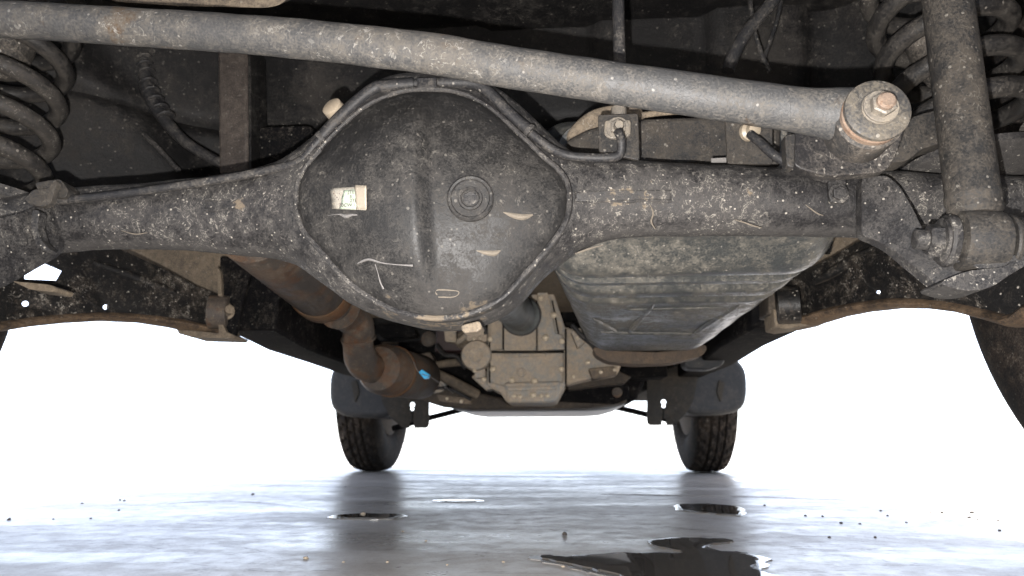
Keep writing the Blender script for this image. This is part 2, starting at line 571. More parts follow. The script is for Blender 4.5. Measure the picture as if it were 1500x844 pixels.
# --- heel panel behind the axle, pressed with beads, and the wheelhouse side
def sheet(name, x0, x1, z0, z1, fY, mat, nx=90, nz=40, parent=car, thick=.004):
    V, F = [], []
    for j in range(nz + 1):
        for i in range(nx + 1):
            x, z = x0 + (x1 - x0) * i / nx, z0 + (z1 - z0) * j / nz
            V.append((x, fY(x, z), z))
    for j in range(nz):
        for i in range(nx):
            a = j * (nx + 1) + i
            F.append((a, a + 1, a + nx + 2, a + nx + 1))
    return mk(name, V, F, mat, parent, solid=thick, angle=60)


def sstep(a, b, x):
    t = max(0, min(1, (x - a) / (b - a)))
    return t * t * (3 - 2 * t)


def heel(x, z):
    y = .90 + (z - .55) * -.22
    y += .012 * math.exp(-((z - .565) / .008) ** 2)
    y -= .018 * sstep(.30, .315, x) * (1 - sstep(.43, .445, x))
    y += .015 * sstep(-.02, 0.0, x) * (1 - sstep(.14, .16, x)) * sstep(.55, .565, z)
    y -= .14 * sstep(-.36, -.62, x) * 1.0
    y -= .10 * sstep(.46, .62, x)
    y -= .03 * sstep(.06, 0, (x + .50) + (z - .55) * .9)
    y += .004 * noise.noise(Vector((x * 9, z * 9, 0)))
    return y


sheet("heel_panel", -.74, .74, .40, .705, heel, MB, 140, 50)
# transverse box at the very top left, tan with dust
tb = [P(150, -20, .58), P(160, 2, .58), P(260, 9, .58), P(392, 12, .58), P(415, 6, .58), P(432, -20, .58)]
prism("rear_silencer", rounded(tb, .01), (0, .08, .075), MTAN, car, .006)
# hanging strap
st = PL([(318, 60), (362, 60), (363, 252), (320, 254)], .80)
prism("exhaust_strap", st, (0, .010, 0), grime("strap brown grey", (.075, .062, .055), (.20, .165, .14), .4, .25, .4, .6, bump=.3, k=.28), car, .004)
prism("exhaust_strap_edge", PL([(362.5, 60), (367, 60), (368, 252), (364, 253)], .802), (0, .05, 0), MB, car, .001)
# corrugated loom sleeve on the left panel
lo = tube("wiring_loom", PL([(212, 60), (212, 100), (218, 135), (236, 168), (268, 205), (310, 232), (350, 250)], .82), [.0085, .0085, .010, .009, .0075, .007, .007], MRB, car, 12, 8)
for i, (a, b) in enumerate([(206, 85), (207, 95), (209, 105), (212, 120), (216, 133), (222, 146), (229, 158), (237, 169)]):
    lathe("loom_ring", [(.0115, 0), (.0125, .002), (.0115, .004)], P(a + 5, b, .82), (.5, 0, -1), MRB, lo, 14)
tube("wiring_strand", PL([(200, 105), (196, 150), (206, 190), (230, 215), (262, 250)], .825), .0035, MRB, car, 8)
# dark pressed bracket behind the cover on the left
prism("floor_bracket", rounded(PL([(372, 185), (455, 182), (470, 215), (440, 245), (372, 250)], .83), .01), (0, .03, 0), MFR, car, .004)

# --- rear axle housing
def interp(tab, x):
    if x <= tab[0][0]: return tab[0][1]
    for (a, u), (b, v), i in zip(tab, tab[1:], range(len(tab))):
        if x <= b:
            p0 = tab[max(i - 1, 0)]; p3 = tab[min(i + 2, len(tab) - 1)]
            h = b - a; t = (x - a) / h
            m1 = 0 if i == 0 else (v - p0[1]) / (b - p0[0]) * h
            m2 = 0 if i + 2 >= len(tab) else (p3[1] - u) / (p3[0] - a) * h
            return (2 * t ** 3 - 3 * t * t + 1) * u + (t ** 3 - 2 * t * t + t) * m1 + (-2 * t ** 3 + 3 * t * t) * v + (t ** 3 - t * t) * m2
    return tab[-1][1]


TOP = [(-60, 292), (60, 284), (110, 277), (240, 268), (330, 257), (395, 246), (430, 236), (470, 206), (505, 170), (545, 138), (590, 122), (640, 119), (690, 124), (730, 140), (770, 168), (810, 206),
       (840, 228), (870, 234), (960, 239), (1040, 244), (1200, 250), (1280, 252), (1400, 258), (1560, 262)]
BOT = [(-60, 380), (60, 374), (130, 366), (200, 365), (290, 368), (340, 373), (400, 378), (440, 390), (480, 417), (520, 446), (570, 469), (630, 483), (680, 484), (720, 473), (760, 447), (790, 412),
       (820, 386), (860, 362), (910, 348), (1000, 345), (1200, 346), (1300, 349), (1400, 352), (1560, 356)]
DEP = [(-60, .029), (330, .031), (430, .044), (520, .056), (640, .060), (730, .056), (820, .044), (900, .033), (1560, .029)]
EXPO = [(-60, 2.05), (380, 2.1), (450, 2.6), (640, 3.0), (790, 2.6), (880, 2.1), (1560, 2.05)]
rings = []
NX, NA = 150, 40
for i in range(NX + 1):
    px = -60 + (1560 + 60) * i / NX
    t_, b_ = P(px, interp(TOP, px), YA), P(px, interp(BOT, px), YA)
    zc, rz, ry, e = (t_.z + b_.z) / 2, (t_.z - b_.z) / 2 * .985, interp(DEP, px), interp(EXPO, px)
    ring = []
    for j in range(NA):
        a = 2 * math.pi * j / NA
        c_, s_ = math.cos(a), math.sin(a)
        y = YA + ry * math.copysign(abs(c_) ** (2 / e), c_)
        z = zc + rz * math.copysign(abs(s_) ** (2 / e), s_)
        x = (t_.x + b_.x) / 2
        d = noise.noise(Vector((x, y, z)) * 34) * .0010 + noise.noise(Vector((x, y, z)) * 90) * .0004
        ring.append(Vector((x, y + c_ * d, z + s_ * d)))
    rings.append(ring)
axle = loft("rear_axle", rings, MA, car, angle=60)
axle["label"] = "black muddy rear axle housing with banjo centre"

# --- differential cover: shallow dome with a soft vertical crease
OUT = [(432, 300), (437, 262), (462, 225), (500, 184), (540, 152), (585, 134), (625, 130), (670, 134), (715, 155), (760, 195), (795, 228), (826, 258), (834, 290), (828, 325), (805, 360),
       (768, 402), (735, 436), (690, 458), (640, 466), (590, 458), (545, 438), (505, 408), (470, 368), (442, 334)]
YC = YA - .054
op = smooth_path([P(a, b, YC) for a, b in OUT + OUT[:1]], 5)[:-1]
ctr = P(628, 300, YC)
def cover_y(s, p):
    dome = .040 * (1 - s ** 2.2)
    if s > .93:
        dome -= .004 * sstep(.93, 1, s)
    q = p.x - ctr.x - (p.z - ctr.z) * -.05
    fall = sstep(1.0, .55, s)
    crease = (.0070 * sstep(-.10, -.006, q) - .0120 * sstep(-.005, .012, q) + .0050 * sstep(.016, .11, q)) * fall
    return YC - dome - crease - noise.noise(p * 22) * .0006


V, F = [], []
NS = 30
for k_ in range(1, NS + 1):
    s = k_ / NS
    for p in op:
        q = ctr.lerp(p, s)
        V.append(Vector((q.x, cover_y(s, q), q.z)))
nn = len(op)
V.append(Vector((ctr.x, cover_y(0, ctr), ctr.z)))
for k_ in range(NS - 1):
    for j in range(nn):
        F.append((k_ * nn + j, k_ * nn + (j + 1) % nn, (k_ + 1) * nn + (j + 1) % nn, (k_ + 1) * nn + j))
for j in range(nn):
    F.append((len(V) - 1, j, (j + 1) % nn))
for p in op:                        # skirt back into the housing
    V.append(Vector((p.x, YA - .03, p.z)))
for j in range(nn):
    F.append(((NS - 1) * nn + j, (NS - 1) * nn + (j + 1) % nn, len(V) - nn + (j + 1) % nn, len(V) - nn + j))
cover = mk("differential_cover", V, F, MC, axle, angle=60)


def on_cover(px, py, out=0.0):
    """point on the cover's face seen at this pixel"""
    Y = YC - .03
    for _ in range(6):
        p = P(px, py, Y)
        v = Vector((p.x - ctr.x, p.z - ctr.z)); best = 1e9; s = .5
        ang = math.atan2(v.y, v.x)
        for q in op:
            w_ = Vector((q.x - ctr.x, q.z - ctr.z))
            d = abs((math.atan2(w_.y, w_.x) - ang + math.pi) % (2 * math.pi) - math.pi)
            if d < best:
                best = d; s = min(1, v.length / w_.length)
        Y = cover_y(s, p) - out
    return P(px, py, Y)


# weld bead round the cover
bead = [Vector((p.x, YC + .0012 + noise.noise(p * 60) * .001, p.z)) for p in op]
Vb, Fb = tube_data(bead + bead[:2], .0026, 8, 1)
mk("weld_bead", Vb, Fb, MA, axle)
# filler plug: raised ring, dished face, square socket
pc = on_cover(689, 291, 0)
ax = Vector((0.06, -1, -.08)).normalized()
pl = lathe("filler_plug", [(.0190, -.004), (.0190, .0010), (.0178, .0024), (.0160, .0020), (.0150, .0006), (.0100, .0004), (.0095, .0022), (.0078, .0024), (.0068, .0010)], pc, ax, MC, axle, 40)
bolt(pc + ax * -.001, ax, .0062, .003, MA, pl, "plug_socket")
# cast rib streak and dried streaks on the cover
def streak(name, pts, r, mat, parent=None, flat=.5):
    w_ = [on_cover(a, b, -.0005) for a, b in pts]
    V, F = tube_data(w_, r, 8, 5)
    return mk(name, V, F, mat, parent or axle)


streak("mud_streak", [(737, 311), (752, 316), (766, 318), (780, 315)], [.0006, .0022, .0026, .0010], MMU)
streak("mud_streak", [(697, 367), (710, 370), (724, 371), (733, 367)], [.0004, .0018, .0024, .0008], MMU)
streak("paint_run", [(524, 386), (540, 380), (560, 385), (585, 388), (605, 389)], [.0007, .0012, .0008, .0006, .0010], MWH)
streak("paint_run", [(550, 387), (554, 400), (557, 412), (562, 423)], [.0007, .0006, .0008, .0010], MWH)
streak("paint_run", [(480, 316), (496, 314), (507, 317), (516, 315), (524, 315)], [.0003, .0006, .0018, .0010, .0008], MWH)
streak("cast_mark", [(640, 432), (640, 425), (668, 426), (672, 430), (664, 435), (642, 435)], [.0007] * 6, MMU)
# drain tab at the bottom
tab = PL([(676, 476), (702, 470), (707, 480), (700, 486), (680, 488), (675, 482)], YA - .050)
prism("drain_plug", rounded(tab, .002), (0, .02, 0), MTAN, axle, .001)
# weld seams, one to each side
for pts in ([(300, 293), (345, 292), (410, 290), (411, 307), (345, 309), (300, 308)], [(842, 281), (900, 279), (984, 277), (984, 292), (900, 295), (842, 295)]):
    Ys = lambda a, b: YA - interp(DEP, a) - .0008
    prism("weld_seam", PL(pts, Ys), (0, .006, 0), MA, axle, .0016)
    for off in (0, 1):
        y0 = pts[0][1] if off == 0 else pts[-1][1]
        line = [(pts[0][0] + (pts[2][0] - pts[0][0]) * i / 14, y0 + random.uniform(-1.4, 1.4)) for i in range(15)]
        Vw, Fw = tube_data(PL(line, lambda a, b: YA - interp(DEP, a) - .001), [random.uniform(.0008, .0016) for _ in line], 6, 2)
        mk("weld_line", Vw, Fw, MA, axle)
# scratches and dried runs on the tubes
for pts in ([(228, 314), (245, 309), (262, 306), (280, 302)], [(268, 320), (280, 316), (291, 314)], [(842, 372), (856, 367), (872, 362), (884, 359)], [(1076, 322), (1090, 326), (1104, 331), (1116, 334)],
            [(952, 300), (957, 312), (954, 325), (960, 336)], [(1180, 300), (1196, 312), (1206, 316)], [(178, 338), (198, 343), (216, 341)]):
    w_ = [P(a, b, YA - interp(DEP, a) * .93) for a, b in pts]
    V, F = tube_data(w_, [.0003] + [random.uniform(.0006, .0012) for _ in pts[1:-1]] + [.0003], 6, 5)
    mk("scratch", V, F, MMU, axle)

# sticker on the cover: a torn paper patch that follows the dome
def cover_plate(name, pts, out, mat, parent, th=.0004):
    return prism(name, [on_cover(a, b, out) for a, b in pts], (0, th, 0), mat, parent, 0)


def cover_patch(name, left, right, top, bot, out, mat, parent, nx=6, ny=6, lift=0.0):
    """left/right give the px at the top and bottom edge, top/bot the py at the left and right edge"""
    V, F = [], []
    for j in range(ny + 1):
        for i in range(nx + 1):
            u, v = i / nx, j / ny
            px = (left[0] + (left[1] - left[0]) * v) * (1 - u) + (right[0] + (right[1] - right[0]) * v) * u
            py = (top[0] + (top[1] - top[0]) * u) * (1 - v) + (bot[0] + (bot[1] - bot[0]) * u) * v
            if i == 0: px += noise.noise(Vector((j * .9, 1, out * 900))) * 1.6
            V.append(on_cover(px, py, out + lift * u * (1 - v)))
    for j in range(ny):
        for i in range(nx):
            k = j * (nx + 1) + i
            F.append((k, k + 1, k + nx + 2, k + nx + 1))
    return mk(name, V, F, mat, parent, solid=.0003)


stk = cover_patch("sticker", (483, 487), (536, 536), (276, 273), (306, 308), .0009, MST, axle)
stk["label"] = "torn white paper sticker with printed code"
cover_patch("printed_panel", (504, 497), (522, 522), (279, 277), (306, 307), .0015, MSG, stk)
cover_patch("folded_flap", (519, 522), (536.5, 537), (271, 272), (307, 307), .0022, MSF, stk, lift=.0022)


def letters(txt, px, py, size):
    cu = bpy.data.curves.new("lettering", 'FONT')
    cu.body = txt; cu.size = size; cu.align_x = 'RIGHT'; cu.extrude = .00003
    t_ = bpy.data.objects.new("lettering_source", cu)
    COL.objects.link(t_)
    me = bpy.data.meshes.new_from_object(t_.evaluated_get(bpy.context.evaluated_depsgraph_get()))
    bpy.data.objects.remove(t_)
    me.materials.clear()
    o = obj("lettering", me, MIN, stk)
    o.location = on_cover(px, py, .0021)
    o.rotation_euler = (math.radians(90), 0, math.radians(-2))
    return o


letters("JTE", 519, 283.5, .0040); letters("5 -", 519, 290, .0036); letters("2T", 520, 296, .0040); letters("70CW 1", 521, 302.5, .0040)
for i in range(26):
    a, b = random.uniform(486, 503), random.uniform(280, 302)
    cover_plate("print_speck", [(a, b), (a + random.uniform(.6, 2.2), b), (a + 1.6, b + random.uniform(.6, 1.2)), (a, b + .9)], .0012, MIN if random.random() < .4 else MSF, stk, .0002)
cover_plate("white_chip", [(458, 230), (470, 218), (471, 221), (460, 233)], .004, MWH, axle)

# --- brake pipe over the housing
bp = [(75, 295, .565), (150, 288, .563), (240, 276, .562), (330, 262, .562), (405, 247, .560), (440, 236, .556), (462, 212, .553), (500, 170, .552), (540, 133, .552), (560, 127, .552), (620, 122, .552), (690, 122, .552),
      (712, 132, .552), (760, 180, .552), (800, 213, .553), (828, 227, .560), (860, 231, .560), (893, 231, .560), (908, 226, .560), (910, 205, .555), (905, 192, .548)]
pipe = tube("brake_pipe", [P(*q) for q in bp], .0040, MRB, car, 12, 5)
pipe["label"] = "black brake pipe bent over the differential"
tube("pipe_sleeve", [P(*q) for q in [(472, 200, .551), (505, 165, .550), (545, 131.5, .550), (565, 126.5, .550), (606, 123, .551)]], .0056, MRB, pipe, 14, 5)
tube("pipe_sleeve", [P(*q) for q in [(646, 121.5, .551), (690, 122, .551), (712, 132, .551), (745, 165, .551), (776, 192, .551)]], .0052, MRB, pipe, 14, 5)
for a, b, ang in ((470, 203, -45), (776, 192, 45)):
    c_ = P(a, b, .550)
    lathe("pipe_clip", [(.0062, -.002), (.0066, 0), (.0062, .002)], c_, (math.cos(math.radians(ang)), 0, -math.sin(math.radians(ang))), MA, pipe, 16)
prism("pipe_clamp", rounded(PL([(610, 114), (639, 113), (640, 128), (611, 130)], .545), .001), (0, .014, 0), MRB, pipe, .0012)

# cream breather behind the pipe
b0, b1 = P(484, 154, .555), P(522, 198, .59)
lathe("breather_cap", [(.0075, 0), (.0095, .0012), (.0098, .006), (.0098, .026), (.0088, .027)], b0, b1 - b0, MCR, car, 24)

# --- hose bracket on top of the axle with its fitting
hb = prism("hose_bracket", rounded(PL([(876, 168), (935, 166), (937, 235), (877, 222)], .575), .003), (0, .004, 0), MS, car, .0008)
prism("bracket_tab", rounded(PL([(886, 176), (924, 175), (924, 197), (914, 203), (894, 203), (885, 197)], .572), .003), (0, .003, 0), MBO, hb, .001)
fc = P(905, 188, .571)
bolt(fc, (0, -1, -.1), .0075, .006, MBO, hb, "hose_nut")
lathe("hose_fitting", [(.0042, 0), (.0046, .010), (.0036, .012), (.0036, .016)], fc, (0, -1, -.25), MBO, hb, 18)
tube("brake_hose", PL([(905, -60), (906, 30), (908, 100), (908, 150), (906, 172)], .590), .0058, MRB, car, 14, 5)
lathe("hose_ferrule", [(.0070, 0), (.0072, .012), (.0060, .013)], P(907, 176, .588), (0, 0, 1), MBO, car, 18)

# --- second bracket and pipe on the right
rb = prism("hose_bracket", rounded(PL([(1062, 165), (1132, 178), (1132, 240), (1066, 240)], .600), .003), (0, .004, 0), MS, car, .0008)
lathe("hose_fitting", [(.0088, 0), (.0088, .004), (.0060, .006), (.0060, .012), (.0035, .013)], P(1095, 194, .598), (.35, -1, -.2), MCR, rb, 20)
tube("brake_pipe", [P(1099, 197, .585), P(1112, 208, .578), P(1132, 226, .572), P(1160, 243, .568), P(1190, 255, .566), P(1212, 262, .566)], .0042, MRB, car, 12)
prism("label_tag", PL([(1042, 232), (1064, 231), (1064, 238), (1042, 238)], .598), (0, .001, 0), MWH, car, 0)
cl = prism("pipe_clip_plate", rounded(PL([(1212, 252), (1240, 250), (1242, 296), (1216, 297)], .562), .003), (0, .006, 0), MA, axle, .0015)
bolt(P(1228, 284, .562), (0, -1, -.15), .0062, .005, MA, cl)

# --- panhard rod
PH = [(-140, 22), (0, 28), (200, 40), (400, 54), (600, 75), (750, 99), (900, 122), (1000, 137), (1100, 151), (1180, 163), (1225, 168), (1262, 172)]
ylin = lin(0, .485, 1240, .465)
phr = [.0153, .0153, .0153, .0156, .0157, .0157, .0157, .0157, .0160, .0166, .0190, .0215]
V, F = tube_data([P(a, b, ylin(a)) for a, b in PH], phr, 36, 16)
V = [v + Vector((0, noise.noise(v * 40) * .0006, noise.noise(v * 40 + Vector((5, 5, 5))) * .0006)) for v in V]
rod = mk("panhard_rod", V, F, MP, car, angle=60)
rod["label"] = "weathered grey panhard rod running across in front of the axle"
e1 = P(1287, 160, .438)
ea = Vector((0.02, 1, .02)).normalized()
lathe("rod_eye", [(.0215, .012), (.0232, .014), (.0236, .038), (.0222, .041)], e1, ea, grime("eye steel with rust edge and pale mud", (.065, .062, .060), (.20, .17, .14), .42, .6, .5, .5, .1, .5, rust=(.18, .09, .045), rust_amt=.12, mud=[(P(1270, 215, .47), .03, .28), (P(1230, 160, .47), .02, .2)], mudcol=(.32, .26, .21)), rod, 48)
lathe("bushing_rubber", [(.0190, .006), (.0212, .008), (.0212, .014), (.0190, .016)], e1, ea, MBR, rod, 48)
wz = lathe("eye_washer", [(.0010, -.0005), (.0190, -.0005), (.0216, .0010), (.0218, .0038), (.0205, .0055)], e1, ea, grime("washer zinc dusty", (.085, .083, .082), (.21, .18, .14), .46, .3, .5, .5, .2, .5, k=.34), rod, 56)
c2 = e1 + ea * -.0005
lathe("bolt_washer", [(.0105, 0), (.0118, -.0008), (.0118, -.002), (.0105, -.0028)], c2, ea, MBO, rod, 32)
bolt(c2 + ea * -.002, -ea, .0085, .008, MBO, rod, "nut")
lathe("bolt_end", [(.0060, 0), (.0060, -.0125), (.0045, -.0140), (.0001, -.0140)], c2, ea, MBR, rod, 20)

# bracket the rod bolts to, rising from the axle
MPBK = grime("bracket black dusty", (.024, .023, .024), (.10, .088, .078), .40, .7, .6, .5, bump=.6, under=.1, dense=.5, k=.40, mud=[(P(1190, 240, .5), .03, .2)])
pb = prism("panhard_bracket", rounded(PL([(1150, 195), (1215, 185), (1330, 178), (1312, 230), (1298, 252), (1212, 258), (1160, 244)], .514), .010, 5), (0, .012, 0), MPBK, car, .002)
prism("bracket_gusset", rounded(PL([(1150, 197), (1166, 195), (1164, 246), (1153, 243)], .510), .002), (0, .012, 0), MS, pb, .001)
prism("bracket_web", rounded(PL([(1300, 190), (1345, 168), (1395, 155), (1395, 205), (1350, 218), (1330, 236), (1300, 238)], .535), .006), (0, .02, 0), MS, pb, .002)

# --- coil springs
def spring(axis_top, axis_bot, radius, wire, turns, phase, hand, seatmat):
    ax_ = axis_bot - axis_top
    L = ax_.length
    t = ax_.normalized()
    u = Vector((1, 0, 0)); u = (u - t * u.dot(t)).normalized(); v = t.cross(u)
    pts = []
    n = int(turns * 30)
    for i in range(n + 1):
        f = i / n
        a = phase + hand * f * turns * 2 * math.pi
        pts.append(axis_top + t * (L * f) + (u * math.cos(a) + v * math.sin(a)) * radius)
    return tube("coil_spring", pts, wire, MSP, car, 14, 1)


sr = spring(P(1345, -95, .648), P(1420, 232, .628), .0560, .0094, 6.1, .5, 1, None)
sr["label"] = "dusty coil spring beside the shock absorber"
sl = spring(P(44, -60, .640), P(-38, 285, .625), .0560, .0092, 6.9, 0.55, -1, None)
sl["label"] = "dusty coil spring on the exhaust side"
# bump stops inside the coils
for c_, d_ in ((P(1372, 40, .645), P(1395, 150, .64)), (P(10, 40, .64), P(-5, 170, .63))):
    lathe("bump_stop", [(.016, 0), (.032, .006), (.028, .030), (.024, .045), (.018, .060), (.006, .066)], c_, d_ - c_, MBD, car, 24)
# lower seats
lathe("spring_seat", [(.030, -.012), (.068, -.006), (.068, 0), (.030, .004)], P(1424, 250, .628), (0, .1, 1), MA, car, 40)
lathe("spring_seat", [(.030, -.020), (.070, -.010), (.070, 0), (.030, .004)], P(-10, 300, .622), (.05, .1, 1), MA, car, 40)

# --- shock absorber and its horn-shaped bracket on the axle
s0, s1 = P(1372, -120, .52), P(1429, 318, .505)
sax = s1 - s0
Ls = sax.length
sh = lathe("shock_absorber", [(.0182, 0), (.0182, Ls * .93), (.0190, Ls * .94), (.0190, Ls * .955), (.0180, Ls * .965), (.0182, Ls * .985), (.0150, Ls)], s0, sax, MS, car, 48)
sh["label"] = "grey dusty shock absorber tube"
ec = P(1440, 355, .503)
exa = Vector((1, -.10, -.10)).normalized()
lathe("shock_eye", [(.0140, -.019), (.0220, -.0175), (.0232, -.012), (.0232, .007), (.0220, .011), (.0140, .012)], ec, exa, MS, sh, 40)
lathe("eye_washer", [(.0060, .014), (.0205, .014), (.0212, .0155), (.0205, .018), (.0060, .018)], ec, exa, MS, sh, 36)
lathe("eye_washer", [(.0060, .020), (.0190, .020), (.0195, .022), (.0188, .024), (.0060, .024)], ec, exa, MA, sh, 36)
lathe("eye_washer", [(.0060, -.028), (.0185, -.027), (.0198, -.025), (.0190, -.021), (.0060, -.020)], ec, exa, MA, sh, 36)
bolt(ec + exa * -.026, -exa, .0125, .012, MA, sh, "nut")
lathe("bolt_end", [(.0075, -.034), (.0075, -.046), (.005, -.047)], ec, exa, MA, sh, 20)
horn_o = [(1262, 258), (1300, 256), (1318, 272), (1336, 302), (1354, 338), (1362, 352), (1380, 372), (1425, 388), (1490, 372), (1530, 350), (1530, 372), (1478, 404), (1452, 422), (1415, 426), (1374, 420),
          (1342, 394), (1306, 364), (1280, 350), (1262, 345)]
hy = lambda a, b: interp([(1262, .556), (1330, .535), (1400, .500), (1470, .488), (1540, .49)], a)
horn = prism("shock_bracket", rounded(PL(horn_o, hy), .006, 3), (0, .012, 0), MA, car, .0025, 3)
horn["label"] = "horn-shaped muddy bracket holding the shock absorber"
prism("bracket_floor", rounded(PL([(1372, 415), (1418, 396), (1470, 392), (1492, 378), (1478, 404), (1450, 423), (1414, 427)], .484), .008, 6), (0, .03, 0), MA, horn, .0025)

# left-hand counterpart, mostly out of the frame
lh = [(72, 290), (55, 300), (30, 312), (-40, 330), (-80, 420), (-20, 418), (8, 404), (40, 386), (66, 372), (78, 362), (76, 320)]
lhb = prism("shock_bracket", rounded(PL(lh, lambda a, b: interp([(-80, .48), (0, .52), (80, .566)], a)), .006, 3), (0, .014, 0), MA, car, .003, 3)
prism("spring_clip", rounded(PL([(36, 292), (48, 278), (72, 276), (80, 262), (84, 266), (74, 298), (62, 303), (44, 300)], .548), .003), (0, .006, 0), MS, lhb, .0014)
prism("bracket_rib", rounded(PL([(48, 306), (58, 308), (54, 330), (60, 352), (74, 366), (66, 370), (50, 356), (44, 330)], .540), .003), (0, .01, 0), MA, lhb, .002)
prism("axle_mount", rounded(PL([(50, 268), (88, 262), (100, 278), (96, 290), (60, 288)], .556), .004), (0, .02, 0), MS, lhb, .003)

# --- trailing arms
def arm(name, lower, upper, yfun, width, label, holes=()):
    """channel-section arm: web traced between its lower and upper edges, flange along the bottom"""
    lo_ = PL(lower, yfun); up_ = PL(upper, yfun)
    web = prism(name, lo_ + up_[::-1], (width, .0, 0), MARM, car, .002)
    web["label"] = label
    # rolled lower flange
    fl2 = []
    for p in lo_:
        c = p + Vector((width * .4, 0, .000))
        fl2.append([c + Vector((.024 * math.cos(t) - 0, 0, .0075 * math.sin(t))) for t in [2 * math.pi * i / 14 for i in range(14)]])
    loft("arm_flange", fl2, MFL, web, angle=50)
    return web


MFL = grime("arm flange brown dust", (.05, .038, .03), (.27, .18, .11), .55, .3, .4, .6, bump=.4, under=.2)
LO = [(-60, 490), (0, 479), (50, 471), (100, 466), (160, 463), (220, 466), (270, 474), (310, 483), (328, 488)]
UPL = [(-60, 372), (0, 368), (60, 362), (110, 358), (170, 362), (240, 394), (290, 420), (326, 434)]
aL = arm("trailing_arm", LO, UPL, lin(-60, .72, 328, 1.06), -.035, "black dusty trailing arm on the exhaust side")
RO = [(1148, 476), (1172, 470), (1210, 458), (1250, 450), (1300, 444), (1350, 444), (1400, 450), (1440, 460), (1475, 470), (1492, 466), (1510, 452), (1560, 430)]
UPR = [(1150, 418), (1170, 400), (1215, 378), (1255, 355), (1290, 340), (1340, 345), (1400, 350), (1440, 355), (1480, 358), (1500, 355), (1520, 350), (1560, 340)]
aR = arm("trailing_arm", RO, UPR, lin(1148, 1.00, 1500, .685), .035, "black dusty trailing arm on the fuel tank side")
# pressed ridges and front bushing sleeves
for w_, pts, yf in ((aL, [(130, 383), (180, 400), (230, 420), (258, 430)], lin(-60, .718, 328, 1.056)), (aR, [(1286, 362), (1258, 376), (1222, 398), (1195, 412)], lin(1148, .996, 1500, .682))):
    tube("pressed_ridge", [p + Vector((0, .006, 0)) for p in PL(pts, yf)], [.005, .008, .008, .005], MARM, w_, 14)
lathe("arm_bushing", [(.022, 0), (.027, .002), (.027, .030), (.022, .032)], P(306, 457, 1.03), (1, .25, 0), MRU, aL, 28)
lathe("arm_bushing", [(.022, 0), (.027, .002), (.027, .030), (.022, .032)], P(1172, 446, .965), (-1, .25, 0), MARM, aR, 28)
prism("arm_lug", rounded(PL([(18, 412), (72, 417), (82, 421), (78, 428), (44, 424)], .725), .003), (0, .03, 0), MTAN, aL, .002)
# drilled holes that let the daylight through the web
def drill(o, holes, poly=()):
    for a, b, r in list(holes) + [(0, 0, q) for q in poly]:
        d = (FWD + RIGHT * ((a - 750) / FPX) + UP * ((422 - b) / FPX)).normalized()
        if isinstance(r, list):
            n = len(r)
            V = PL(r, .66) + PL(r, 1.25)
            F = [tuple(range(n)), tuple(range(2 * n - 1, n - 1, -1))] + [(j, (j + 1) % n, n + (j + 1) % n, n + j) for j in range(n)]
        else:
            V, F = lathe_data([(r, .45), (r, 1.35)], CAM, d, 16)
        c = mk("cutter", V, F, None, None)
        m = o.modifiers.new("hole", 'BOOLEAN'); m.object = c; m.operation = 'DIFFERENCE'; m.solver = 'EXACT'
        o.modifiers.move(len(o.modifiers) - 1, 0)
        dg = bpy.context.evaluated_depsgraph_get()
        keep = [(x.name, x.show_viewport) for x in o.modifiers]
        for x in o.modifiers:
            x.show_viewport = x.name == m.name
        dg.update()
        me = bpy.data.meshes.new_from_object(o.evaluated_get(bpy.context.evaluated_depsgraph_get()))
        o.modifiers.remove(m)
        for x in o.modifiers:
            x.show_viewport = True
        o.data = me
        bpy.data.objects.remove(c)


drill(aL, [(37, 445, .0036), (155, 450, .0036)], [[(35, 386), (50, 380), (90, 397), (82, 411), (36, 409)]])
drill(aR, [(1287, 428, .0020)])

# --- frame rails with arm brackets
def rail(name, pts, w0, label):
    """box rail following bottom-outer-edge points (px, py, Y); w0 goes inwards"""
    rr_ = []
    for a, b, Y in pts:
        p = P(a, b, Y)
        h = .105
        rr_.append([p, p + Vector((w0, 0, 0)), p + Vector((w0, 0, h)), p + Vector((0, 0, h))])
    o = loft(name, rr_, MFR, car, bevel=.006)
    o["label"] = label
    return o


railL = rail("frame_rail", [(330, 484, 1.07), (390, 513, 1.25), (450, 532, 1.50), (500, 549, 1.75), (528, 556, 2.2), (545, 560, 2.6)], .085, "black frame rail on the exhaust side")
railR = rail("frame_rail", [(1185, 478, 1.07), (1170, 486, 1.10), (1120, 508, 1.28), (1075, 535, 1.6), (1055, 543, 1.9), (1040, 548, 2.2), (1020, 556, 2.6)], -.085, "black frame rail on the fuel tank side")
# left arm bracket: plate, tan flange, bolt
bl = prism("arm_bracket", PL([(322, 376), (372, 376), (366, 400), (358, 430), (343, 492), (326, 490), (322, 460), (321, 420)], 1.03), (0, .012, 0), MFR, railL, .002)
prism("bracket_flange", PL([(318, 390), (323, 400), (325, 440), (324, 470), (331, 486), (344, 492), (340, 496), (280, 494), (262, 489), (257, 481), (300, 486), (320, 488), (319, 440)], 1.022), (0, .05, 0), MTAN, railL, .001)
bolt(P(331, 457, 1.028), (.35, -1, 0), .010, .014, MTAN, railL)
lathe("bolt_end", [(.007, .010), (.007, .026), (.005, .027)], P(331, 457, 1.028), (.8, -1, 0), MTAN, railL, 14)
# right arm bracket
MXB = grime("bracket brown", (.05, .042, .036), (.16, .13, .10), .5, .2, .3, .6, bump=.4)
prism("arm_bracket", PL([(1126, 424), (1150, 424), (1152, 462), (1126, 460)], .985), (0, .05, 0), MXB, railR, .002)
prism("bracket_flange", PL([(1133, 452), (1150, 456), (1156, 473), (1200, 462), (1222, 456), (1218, 470), (1190, 476), (1150, 482), (1136, 479)], .975), (0, .05, 0), MTAN, railR, .002)
